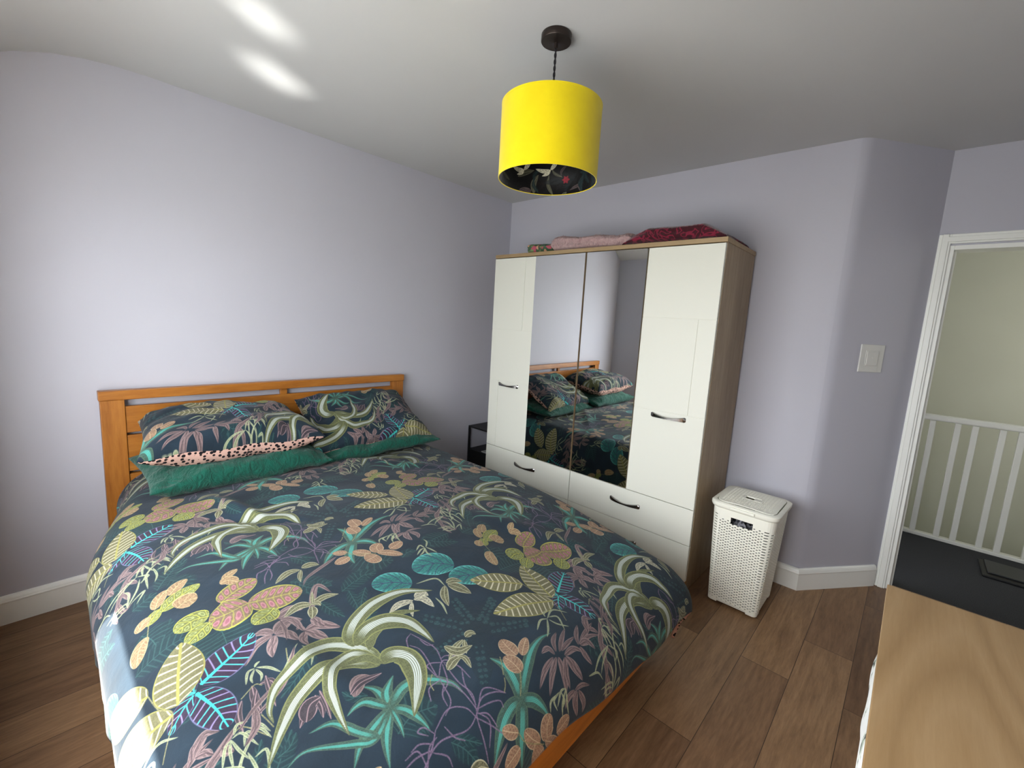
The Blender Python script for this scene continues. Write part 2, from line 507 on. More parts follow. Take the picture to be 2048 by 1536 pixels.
obj('pane', bx(WIN_X0 + 0.05, WIN_X1 - 0.05, T + 0.043, T + 0.047, WIN_Z0 + 0.05, WIN_Z1 - 0.05), M['glass'], wr)
# baseboards with a bead along the top
PB = [(0, 0), (0.017, 0), (0.017, 0.094), (0.0185, 0.098), (0.0185, 0.102), (0.017, 0.105), (0.015, 0.112), (0.011, 0.120), (0.006, 0.124), (0, 0.125)]
struct('baseboard_left', sweep([(0, -3.06), (0, 0)], PB, [(1, 0), (1, -1)]), M['gloss_white'])
n3 = Vector((_d.y, -_d.x))
nm = Vector((0, -1)); mit = (nm + n3) / (1 + nm.dot(n3))
struct('baseboard_back', sweep([(0, 0), E2], PB, [(1, -1), (mit.x, mit.y)]), M['gloss_white'])
struct('baseboard_angled', sweep([E2, (E3[0] - 0.012, E3[1] - 0.016)], PB, [(mit.x, mit.y), (n3.x, n3.y)]), M['gloss_white'])
# door lining and moulded architrave round the opening
def arch_profile_leg(x0, x1, y, z0, z1):
    bm = bmesh.new()
    w = x1 - x0
    for a, b, t in ((0, 0.28, 0.012), (0.28, 0.80, 0.02), (0.80, 1.0, 0.015)):
        box(bm, x0 + w * a, x0 + w * b, y - t, y, z0, z1, 0.0025)
    return bm
AY = 0.4267
bm = arch_profile_leg(2.704, 2.752, AY, 0, 1.9814)
bm2 = bmesh.new()
for a, b, t in ((0, 0.28, 0.0122), (0.28, 0.80, 0.0202), (0.80, 1.0, 0.0152)):
    w = 0.048
    box(bm2, 2.704 + 0.02, 3.545, AY - t, AY, 1.9814 - w * b, 1.9814 - w * a, 0.0025)
struct('trim_1', bm, M['gloss_white'])
struct('trim_2', bm2, M['gloss_white'])
bm = bmesh.new()
box(bm, DX0, DX0 + 0.022, AY - 0.004, 0.55, 0, DZ, 0.002)
box(bm, DX0 + 0.022, DX1, AY - 0.004, 0.55, DZ - 0.022, DZ, 0.002)
box(bm, DX0 + 0.022, DX0 + 0.034, 0.47, 0.53, 0, DZ - 0.022, 0.002)
struct('trim_3', bm, M['gloss_white'])

# ------------------------------------------------------------------ landing beyond the doorway
struct('floor_landing', bx(2.3, 4.8, 0.50, 1.62, -0.22, 0.0), M['carpet'])
bm = bmesh.new()
box(bm, 2.2, 4.9, 2.55, 2.65, -2.6, H + 0.1)
struct('wall_stairwell', bm, M['hall'])
struct('wall_landing_under', bx(2.3, 4.8, 1.52, 1.62, -2.6, -0.22), M['hall'])  # unseen closing wall, added to stop outside light leaking into the stairwell
struct('wall_landing_left', bx(2.2, 2.3, 0.53, 2.55, -2.6, H + 0.1), M['hall'])
struct('wall_landing_right', bx(4.8, 4.9, 0.53, 2.55, -2.6, H + 0.1), M['hall'])
struct('ceiling_landing', bx(2.2, 4.9, 0.53, 2.65, H, H + 0.1), M['ceiling'])
struct('floor_stairwell', bx(2.2, 4.9, 1.62, 2.65, -2.7, -2.6), M['carpet'])
struct('wall_landing_front', bx(3.72, 4.9, 0.43, 0.53, 0, H + 0.1), M['hall'])
t = thing('stair_railing', 'white painted banister along the landing edge beyond the doorway', 'railing', (3.5, 1.574, 0.0))
obj('base_rail', bx(2.3, 4.8, 1.552, 1.60, 0.0, 0.026, 0.004), M['rail_white'], t)
bm = bmesh.new()
box(bm, 2.3, 4.8, 1.548, 1.604, 0.872, 0.915, 0.012, 3)
obj('handrail', bm, M['rail_white'], t)
for k in range(18):
    x = 2.422 + (k // 2) * 0.2165 + (0.13 if k % 2 else 0.0)
    obj('baluster', bx(x - 0.0165, x + 0.0165, 1.558, 1.592, 0.026, 0.872, 0.003), M['rail_white'], t)

# ------------------------------------------------------------------ black scale-like box on the landing carpet
t = thing('floor_tray', 'flat black plastic tray lying on the dark landing carpet', 'tray', (3.38, 1.24, 0.0))
bm = bmesh.new(); box(bm, 3.19, 3.56, 1.09, 1.38, 0.0, 0.014, 0.006, 3)
obj('base', bm, M['black_metal'], t)
bm = bmesh.new(); box(bm, 3.215, 3.535, 1.14, 1.365, 0.014, 0.024, 0.004, 2)
obj('lid', bm, M['dark_plastic'], t)
# the duvet as a sheet: u runs from the headboard to the foot, v across the bed (metres along the cloth)
DV = dict(u0=0.085, ue=2.035, vc=-1.8775, half=0.7475, R=0.15, ztop=0.572)
def duvet_uv(nu, nv):
    uu = np.linspace(0.0, 1.0, nu)[:, None] * np.ones((1, nv))
    vv = np.ones((nu, 1)) * np.linspace(-1.0, 1.0, nv)[None, :]
    return uu, vv
def duvet_lim(s, t):
    """unit square -> cloth metres, with an uneven hem"""
    half = DV["half"] + 0.375 + 0.012 * np.sin(s * 9.0 + 1.0) + 0.010 * np.sin(s * 23.0)
    v = t * half
    foot = 0.232 - 0.012 * t + 0.010 * np.sin(t * 7.0 + 0.6) + 0.006 * np.sin(t * 19.0)
    u = DV['u0'] + s * (DV['ue'] - DV['u0'] + foot)
    return u, v
def duvet_xyz(u, v):
    ox = np.maximum(0.0, u - DV['ue'])
    hd = np.clip((0.80 - u) / 0.70, 0, 1)
    half = DV['half'] - np.where(v < 0, 0.145, 0.0) * hd * hd * (3 - 2 * hd)
    oy = np.maximum(0.0, np.abs(v) - half)
    r = np.sqrt(ox * ox + oy * oy)
    rs = np.maximum(r, 1e-9)
    R = DV['R']
    th = np.minimum(r / R, np.pi / 2)
    hang = np.maximum(0.0, r - R * np.pi / 2)
    hor = R * np.sin(th) - 0.06 * hang
    drop = R * (1 - np.cos(th)) + hang
    # hanging folds
    w = np.clip(hang / 0.2, 0, 1)
    ph = np.where(ox > oy, v * 1.0, u * 1.0)
    hor = hor + w * (0.012 * np.sin(ph * 21.0 + 0.5) + 0.008 * np.sin(ph * 43.0 + 1.7))
    x = np.minimum(u, DV['ue']) + ox / rs * hor
    sg = np.sign(v)
    y = DV['vc'] + sg * (np.minimum(np.abs(v), half) + oy / rs * hor)
    z = DV['ztop'] - drop
    # loft: plump in the middle, sagging to the foot and the edges
    e = np.clip(1 - (np.abs(v) / 0.92) ** 2.4, 0, 1)
    f = np.clip((2.16 - u) / 0.75, 0, 1)
    z = z + 0.045 * e * (0.35 + 0.65 * f * f * (3 - 2 * f)) 
    far = np.clip((v + 0.3) / 0.95, 0, 1); far = far * far * (3 - 2 * far)
    z = z - 0.115 * np.clip((u - 1.15) / 0.95, 0, 1) ** 1.5 * (0.40 + 0.60 * far) - 0.034 * far
    top = np.clip(1 - r / 0.25, 0, 1)
    b = (0.0065 * np.sin(3.1 * u + 4.3 * v + 0.4) * np.sin(5.2 * v - 2.1 * u + 1.1)
         + 0.0045 * np.sin(9.0 * u - 6.0 * v + 0.7) * np.sin(7.0 * v + 5.0 * u)
         + 0.0018 * np.sin(23.0 * u + 9.0 * v) * np.sin(19.0 * v - 13.0 * u + 2.0))
    # a few creases: (u, v) line, half width, height
    for (ua, va, ub, vb, wd, ht) in ((0.62, -0.52, 0.98, -0.40, 0.030, 0.016), (0.78, -0.60, 1.10, -0.30, 0.022, -0.010),
                                     (0.45, 0.10, 0.85, 0.62, 0.035, 0.008), (1.30, 0.20, 1.85, 0.55, 0.05, 0.008),
                                     (1.45, -0.65, 1.95, -0.50, 0.040, 0.010)):
        du, dv = ub - ua, vb - va
        L2 = du * du + dv * dv
        q = np.clip(((u - ua) * du + (v - va) * dv) / L2, 0, 1)
        d2 = (u - ua - q * du) ** 2 + (v - va - q * dv) ** 2
        b = b + 1.7 * ht * np.exp(-d2 / (wd * wd)) * np.sin(np.pi * np.clip(q, 0.02, 0.98)) ** 0.6
    z = z + b * (0.25 + 0.75 * top)
    return x, y, z
# repeat of the printed cotton: two lattice vectors in cloth metres
LAT_A, LAT_B = (0.785, 0.028), (0.285, 0.940)
def cloth_to_lattice(u, v):
    det = LAT_A[0] * LAT_B[1] - LAT_A[1] * LAT_B[0]
    return (u * LAT_B[1] - v * LAT_B[0]) / det, (v * LAT_A[0] - u * LAT_A[1]) / det
# ------------------------------------------------------------------ the printed botanical cotton, drawn leaf by leaf
# each entry: style letter, half width (0.5 mm), then spine points in thousandths of the print repeat
LEAVES = "g65,2544,-265,2444,-245,2343,-229;g52,2544,-265,2467,-188,2386,-104;g72,2544,-265,2555,-183,2567,-96;g68,2544,-265,2671,-332,2775,-387;g79,2544,-265,2470,-311,2397,-360;g66,2544,-265,2566,-346,2582,-419;o14,2488,-268,2496,-265,2503,-263;o15,2475,-245,2482,-242,2490,-239;o9,2471,-264,2476,-262,2481,-261;o17,2455,-243,2463,-240,2472,-237;o11,2448,-259,2454,-256,2460,-254;o14,2434,-235,2441,-233,2447,-230;o13,2428,-257,2435,-254,2442,-252;o11,2416,-234,2422,-231,2427,-229;o17,2405,-253,2414,-249,2422,-246;o16,2394,-233,2402,-229,2410,-226;o9,2388,-248,2393,-246,2398,-244;o15,2375,-229,2382,-226,2389,-223;o9,2367,-243,2372,-241,2377,-239;o14,2355,-226,2362,-224,2369,-221;o18,2482,-229,2491,-226,2499,-223;o18,2506,-224,2515,-220,2523,-217;o18,2468,-213,2476,-209,2485,-206;o19,2488,-208,2497,-205,2506,-202;o11,2454,-196,2459,-194,2464,-192;o12,2474,-191,2479,-189,2485,-187;o14,2437,-180,2443,-177,2450,-174;o13,2458,-175,2464,-172,2470,-170;o14,2423,-163,2429,-160,2435,-157;o16,2439,-159,2446,-156,2454,-153;o19,2405,-147,2413,-143,2422,-140;o20,2421,-143,2430,-139,2439,-135;o20,2388,-131,2397,-127,2406,-123;o12,2408,-125,2413,-122,2419,-120;o18,2524,-213,2532,-209,2541,-206;o14,2563,-233,2569,-230,2575,-227;o11,2531,-196,2536,-194,2541,-191;o14,2563,-216,2570,-213,2576,-210;o10,2537,-181,2542,-179,2546,-177;o18,2563,-199,2571,-195,2579,-192;o17,2538,-166,2546,-163,2554,-159;o10,2565,-179,2570,-177,2575,-175;o17,2541,-149,2548,-145,2556,-142;o10,2569,-163,2573,-161,2578,-159;o10,2546,-130,2550,-128,2555,-126;o12,2569,-145,2574,-142,2580,-140;o19,2544,-114,2553,-110,2561,-106;o19,2567,-128,2575,-124,2583,-120;o8,2616,-298,2620,-296,2624,-295;o8,2612,-315,2616,-313,2620,-311;o10,2639,-313,2645,-310,2650,-308;o8,2636,-327,2640,-325,2645,-323;o13,2661,-327,2668,-324,2675,-321;o13,2657,-340,2664,-336,2672,-333;o10,2687,-337,2692,-335,2698,-333;o10,2681,-351,2687,-348,2693,-346;o11,2708,-351,2715,-348,2721,-346;o11,2704,-363,2710,-360,2716,-358;o9,2731,-362,2736,-360,2741,-357;o11,2726,-374,2732,-371,2738,-368;o7,2751,-374,2755,-372,2759,-369;o9,2747,-384,2752,-382,2757,-379;o8,2514,-304,2519,-302,2523,-301;o14,2482,-283,2490,-281,2497,-278;o13,2493,-311,2500,-309,2508,-306;o9,2469,-291,2474,-290,2479,-288;o12,2480,-321,2487,-319,2494,-317;o11,2453,-302,2460,-299,2466,-297;o14,2463,-331,2471,-328,2479,-325;o9,2443,-313,2448,-311,2453,-310;o16,2446,-340,2455,-336,2464,-333;o12,2426,-323,2433,-321,2440,-318;o10,2433,-347,2439,-345,2445,-343;o10,2413,-333,2419,-331,2425,-329;o12,2416,-357,2423,-354,2430,-351;o11,2399,-344,2405,-342,2411,-339;o8,2570,-318,2574,-317,2578,-315;o14,2535,-310,2542,-308,2550,-305;o9,2569,-333,2574,-331,2580,-329;o9,2541,-325,2546,-324,2552,-322;o10,2570,-349,2577,-346,2583,-344;o8,2547,-341,2552,-340,2556,-338;o9,2574,-363,2580,-361,2585,-359;o10,2549,-357,2555,-355,2562,-353;o8,2579,-378,2584,-376,2589,-374;o11,2555,-373,2562,-371,2569,-368;o10,2580,-393,2586,-390,2592,-388;o8,2562,-387,2566,-386,2571,-384;o8,2582,-406,2587,-404,2592,-402;o12,2561,-403,2568,-400,2576,-397;d81,2333,-861,2288,-833,2230,-793;d54,2204,-921,2143,-901,2056,-872;d81,2045,-582,2083,-539,2129,-495;d71,2176,-485,2121,-418,2021,-316;d38,2206,-556,2260,-545,2312,-528;d36,2180,-467,2255,-477,2305,-488;d28,2363,-493,2308,-445,2278,-417;d104,2069,60,2114,75,2162,80;d90,2230,20,2197,101,2173,172;d135,2200,207,2254,205,2327,198;d84,1908,3,1961,-89,1991,-1;d61,1861,-872,1783,-836,1669,-772;d75,1911,-939,1893,-906,1873,-874;d48,2870,-527,2897,-507,2943,-492;d24,2863,-511,2881,-490,2901,-464;d23,2740,-858,2699,-841,2663,-825;d70,1346,-894,1246,-856,1119,-820;d134,1803,-612,1767,-562,1767,-504;d162,1948,651,2014,675,2047,729;d47,2040,-237,2010,-204,2012,-174;d30,2183,-419,2236,-451,2306,-485;d46,2392,373,2482,313,2558,240;d102,1665,31,1703,49,1678,102;d65,2079,431,2117,455,2099,518;d78,1814,166,1856,187,1925,176;d66,2139,-432,2109,-393,2115,-358;d36,2081,-627,2125,-653,2155,-679;d26,2656,-612,2645,-642,2618,-654;d33,2400,-838,2386,-815,2346,-791;d30,2514,-939,2501,-923,2474,-905;d27,2738,-819,2722,-793,2683,-768;a26,2719,-589,2676,-585,2641,-590,2620,-611;a27,2719,-589,2668,-574,2636,-553,2613,-534;a27,2719,-589,2691,-562,2676,-541,2672,-518;a25,2719,-589,2745,-566,2789,-556,2829,-553;a24,2719,-589,2785,-628,2831,-648,2879,-663;a24,2719,-589,2752,-638,2789,-682,2847,-719;a23,2719,-589,2675,-620,2676,-647,2693,-672;a14,2719,-589,2775,-596,2803,-602,2820,-607;a32,2719,-589,2666,-532,2673,-475,2714,-439,2763,-436;a19,2719,-589,2790,-655,2780,-696,2752,-771,2779,-816;a23,2791,-644,2753,-671,2697,-702,2702,-751;a44,2834,-317,2779,-301,2722,-295,2675,-310;a30,2834,-317,2769,-266,2693,-193,2649,-130,2633,-80;a35,2834,-317,2840,-350,2870,-391,2913,-426,2968,-461;a35,2834,-317,2841,-285,2864,-268,2901,-255;a40,2834,-317,2898,-350,2949,-372,3009,-381;l4,2628,-416,2617,-447,2650,-472,2688,-488;l5,2628,-416,2566,-401,2510,-410,2467,-420;l5,2471,-422,2490,-441,2530,-456;l5,2508,-414,2540,-411,2549,-397;l4,2634,-419,2702,-443,2732,-470;l5,2629,-414,2662,-392,2722,-394;l4,2634,-414,2717,-424,2773,-421,2817,-436;l4,2817,-436,2847,-448,2891,-457,2949,-469;l4,2821,-438,2793,-405,2791,-370,2802,-346;l4,2817,-431,2813,-398,2817,-372,2837,-373;l4,2828,-439,2838,-417,2877,-412;l4,2827,-436,2858,-423,2915,-452;l4,2843,-445,2803,-456,2790,-492,2831,-543;l4,2831,-543,2867,-569,2905,-603;l3,2838,-549,2813,-562,2821,-578,2838,-563;l3,2860,-563,2850,-588,2860,-611;l3,2872,-572,2877,-608,2890,-636;l3,2830,-522,2862,-514,2878,-497;l5,2613,-412,2610,-391,2650,-351;l3,2879,-572,2897,-549,2923,-549;l4,2704,-453,2742,-478,2780,-487;l10,1676,-454,1594,-457,1579,-475;l7,1676,-454,1559,-435,1520,-447;l13,1677,-452,1624,-414,1638,-390;l6,1685,-454,1767,-472,1804,-505;l7,1677,-452,1729,-437,1823,-435;l10,1823,-435,1856,-479,1863,-554,1931,-631;l12,1823,-435,1771,-389,1800,-347;l10,1837,-446,1868,-424,1897,-407;l6,1806,-430,1738,-418,1677,-391;l9,1687,-452,1703,-490,1747,-509;l7,1915,-603,1928,-635,1972,-651;l5,1915,-603,1963,-626,2010,-639;l5,1917,-601,1963,-607,1996,-621;l9,1912,-598,1864,-599,1873,-630;l8,1911,-600,1865,-574,1848,-549;m16,2718,-130,2692,-136,2707,-169;m14,2709,-120,2669,-99,2633,-60;m14,2710,-108,2666,-66,2620,-17;m13,2708,-99,2681,-56,2658,-11;m15,2726,-142,2761,-194,2816,-249;m17,2727,-132,2781,-184,2842,-229;m24,2728,-125,2788,-144,2846,-169;m18,2725,-100,2703,-46,2722,-19;m30,2729,-99,2770,-91,2814,-84;m19,2731,-103,2783,-134,2835,-148;m15,2691,-20,2657,-2,2611,40;m15,2688,-14,2646,45,2607,105;m13,2688,-14,2661,48,2659,99;m22,2691,-14,2681,24,2713,35;m20,2698,-20,2732,-22,2767,-16;m12,2840,-130,2827,-94,2831,-60;m16,2840,-130,2861,-168,2890,-190;m23,2841,-123,2877,-144,2925,-145;m20,2842,-116,2884,-106,2919,-118;m36,2332,-704,2270,-662,2272,-622;m30,2332,-704,2340,-679,2379,-667;m25,2334,-707,2371,-723,2407,-732;m21,2325,-706,2300,-722,2298,-747;m22,2331,-710,2339,-752,2399,-788;m29,2332,-636,2318,-597,2352,-555;m27,2333,-636,2360,-616,2395,-599;m21,2337,-639,2378,-655,2408,-652;m13,2332,-636,2311,-641,2323,-654;m34,1243,-674,1208,-634,1220,-603;m12,1255,-671,1307,-676,1371,-690;m20,1246,-670,1260,-645,1336,-638;m29,1243,-674,1226,-693,1255,-720;m18,1267,-601,1111,-533,1168,-510;m25,1271,-597,1296,-597,1331,-588;m34,1648,-638,1594,-605,1593,-573;p15,2518,-824,2561,-841,2624,-847;p18,2477,-794,2528,-801,2586,-804;p19,2594,-702,2624,-729,2676,-759;p16,2591,-701,2631,-701,2670,-711;p20,2636,-642,2602,-601,2590,-551;p14,2480,-779,2481,-758,2511,-755;p11,1583,-689,1630,-691,1683,-700;p13,1499,-790,1551,-808,1604,-817;p13,1456,-761,1512,-768,1579,-775;p38,1664,-743,1616,-720,1603,-693;k4,2486,-777,2477,-789,2512,-823;k3,2401,-701,2442,-710;k3,2588,-805,2618,-800,2640,-797;k4,2619,-866,2606,-842,2660,-812;m20,1592,-850,1645,-889,1699,-928,1815,-969,1883,-997;m22,1645,-889,1660,-882,1667,-873;m15,1695,-923,1719,-912,1747,-902;m17,1767,-952,1777,-938,1827,-933;m15,1798,-964,1874,-957,1860,-931;m16,1831,-974,1861,-984,1910,-980;m22,2647,-946,2608,-923,2583,-903,2593,-881;m16,2633,-931,2636,-914,2651,-904;m10,2636,-938,2604,-931,2596,-924;c79,2058,-761,2013,-719,1959,-650;c106,2109,-708,2115,-650,2122,-574;c129,2108,-706,2138,-761,2145,-806;y71,2117,-800,2112,-833,2147,-879;y52,2152,-805,2180,-831,2226,-868;y64,2175,-662,2209,-690,2252,-729;t34,1968,-893,1920,-877,1877,-852;t39,1918,-853,1869,-825,1840,-798;y52,1998,-882,1946,-838,1900,-778;t67,2006,-850,1982,-825,1982,-799;y36,2040,-920,2001,-900,1976,-881;t35,2042,-945,2016,-930,1991,-912;t42,2092,-930,2128,-954,2194,-971;k5,1968,-893,2013,-912,2096,-930;k7,1968,-893,1934,-852,1903,-831;t27,1920,-724,1894,-705,1865,-675;t38,1936,-736,1928,-713,1954,-694;w110,2159,-115,2125,-169,2135,-248;w90,2217,-291,2187,-338,2181,-400;w96,2254,-41,2232,-103,2234,-174;r50,2693,-241,2648,-239,2612,-234;r29,2698,-227,2665,-198,2629,-163;r51,2754,-269,2716,-270,2687,-277;r30,2910,-366,2901,-386,2889,-405;r39,2961,-308,2939,-331,2911,-348;r48,2964,-281,2922,-272,2890,-248;r42,2953,-240,2936,-211,2913,-180;r34,2961,-287,2979,-259,3018,-225;r71,2980,-296,2998,-321,3009,-345;r40,2948,-375,2968,-406,2982,-431;k6,2753,-271,2787,-291,2820,-313;k3,2910,-366,2941,-353,2969,-295;v91,2415,-877,2359,-819,2285,-741;v77,2439,-890,2512,-872,2589,-865;V26,2437,-892,2412,-907,2376,-918;v24,2428,-892,2388,-892,2351,-887;v41,2442,-896,2477,-925,2523,-955;e94,2345,31,2310,-41,2265,-118;e103,2447,74,2351,92,2205,124;e106,2467,61,2468,-51,2480,-171;k11,2345,31,2417,41,2467,61,2584,19;K7,2563,-38,2566,-66,2608,-109;K9,2563,-38,2520,16,2545,56;K12,2555,-28,2561,4,2628,-23;K7,2563,-38,2614,-74,2648,-104;K11,2568,-36,2596,-24,2614,5;K7,2553,-37,2533,-28,2517,-1;K11,1614,-818,1690,-864,1766,-896;K20,1659,-847,1614,-818,1650,-805;K6,1690,-864,1733,-879,1825,-888;K6,1685,-855,1748,-855,1795,-867;K7,1708,-849,1699,-826,1765,-839;K19,1644,-827,1626,-842,1665,-856;K5,2629,-869,2623,-849,2677,-834;K4,2632,-870,2667,-866,2708,-857;K5,2631,-870,2651,-885,2703,-901;K4,2632,-870,2662,-879,2717,-886;K5,2615,-834,2631,-817,2670,-809;K7,2621,-863,2593,-851,2594,-832;K7,2417,-773,2425,-789,2467,-803;K5,2421,-772,2448,-767,2472,-775;K8,2414,-772,2404,-766,2399,-757;K6,2416,-769,2433,-748,2466,-732;K6,2420,-774,2448,-788,2469,-790;K5,2843,-208,2859,-234,2887,-247;K6,2836,-191,2857,-221,2888,-221;K7,2837,-185,2864,-184,2887,-203;K5,2800,-25,2743,32,2701,102;K9,2701,102,2729,127,2761,100;K7,2701,102,2763,37,2803,7;K5,2803,-51,2795,-6,2822,9;K7,2394,327,2474,269,2558,199;K11,2408,332,2437,347,2496,324;n27,2210,-578,2202,-611,2240,-657;n22,2210,-578,2183,-536,2184,-497;n11,2211,-576,2174,-565,2140,-554;n26,2219,-581,2252,-590,2281,-602;n15,2210,-578,2208,-563,2225,-560;N23,2312,-335,2319,-381,2351,-424;N14,2320,-342,2359,-363,2394,-376;N25,2308,-331,2315,-305,2372,-300;N27,2300,-324,2284,-294,2306,-283;n39,2264,-197,2297,-179,2346,-163;n26,2271,-210,2325,-242,2387,-263;n27,2257,-198,2249,-170,2264,-147;K11,2271,-210,2217,-213,2222,-280;K7,2327,-272,2372,-274,2426,-289;n22,2560,-312,2548,-289,2561,-280;n17,2568,-324,2592,-362,2627,-398;n14,2570,-321,2600,-336,2629,-349;n25,1663,-421,1638,-390,1631,-363;n15,1625,-373,1643,-362,1688,-371;n26,1570,-379,1608,-362,1604,-317;n26,1972,-532,1978,-569,2030,-617;n14,1974,-530,2024,-549,2063,-559;n28,1962,-524,1948,-494,1960,-472;K15,1871,54,1793,68,1753,60;K19,1871,54,1837,51,1856,-11;K10,1871,54,1798,88,1727,106;K16,1876,51,1883,17,1830,18;K20,1862,63,1826,103,1885,76;K15,1860,53,1856,33,1879,-2;K12,2006,-139,1978,-144,2012,-174;K8,2006,-139,2036,-161,2056,-184;K11,2001,-133,2020,-127,2056,-120;K8,2001,-133,1961,-109,1936,-109;K8,2006,-139,2042,-151,2074,-149;K9,2006,-139,2013,-158,2046,-188;K11,1829,-162,1836,-185,1878,-217;K8,1829,-162,1874,-177,1911,-182;K7,1829,-162,1872,-195,1912,-208;k4,2658,-459,2686,-479,2714,-485;k5,2749,-319,2712,-299,2683,-285;k4,2760,-323,2781,-334,2799,-348;m13,1922,596,2031,475,2095,436;m14,2405,317,2510,260,2599,174;m17,2558,191,2622,175,2667,145;m11,2475,277,2558,191,2621,143;S45,2556,-532,2463,-552,2414,-610,2457,-688,2506,-751,2581,-788,2630,-794;S45,2558,-541,2512,-589,2522,-657,2570,-728,2651,-784,2758,-841;S35,2526,-536,2479,-576,2518,-634,2582,-667,2642,-678,2752,-690;S47,2449,-560,2394,-549,2336,-505,2278,-428,2251,-337,2282,-258;s32,2484,-535,2436,-510,2395,-469,2360,-404,2371,-343;S55,2448,-555,2396,-507,2382,-449,2411,-403,2471,-389,2539,-390;S60,2553,-537,2534,-500,2569,-476,2639,-489,2710,-524,2773,-562;s23,2554,-535,2512,-555,2513,-598,2528,-628"

def _spline(p, n):
    p = np.asarray(p, float)
    if len(p) == 2:
        p = np.array([p[0], (p[0] + p[1]) / 2, p[1]])
    q = np.vstack([2 * p[0] - p[1], p, 2 * p[-1] - p[-2]])
    out = []
    for i in range(1, len(q) - 2):
        t = np.linspace(0, 1, n, endpoint=False)[:, None]
        a, b, c, d = q[i - 1], q[i], q[i + 1], q[i + 2]
        out.append(0.5 * ((2 * b) + (c - a) * t + (2 * a - 5 * b + 4 * c - d) * t ** 2 + (3 * b - a - 3 * c + d) * t ** 3))
    return np.vstack(out + [p[-1:]])

def _c(r, g, b):
    return np.array([r, g, b], float) / 255.0

def _sm(x, a, b):
    t = np.clip((x - a) / (b - a), 0, 1)
    return t * t * (3 - 2 * t)

def _hash_noise(x, y):
    return (np.sin(x * 211.0 + np.sin(y * 173.0) * 1.7) * np.sin(y * 197.0 + np.sin(x * 149.0) * 2.1) * 0.5 + 0.5)

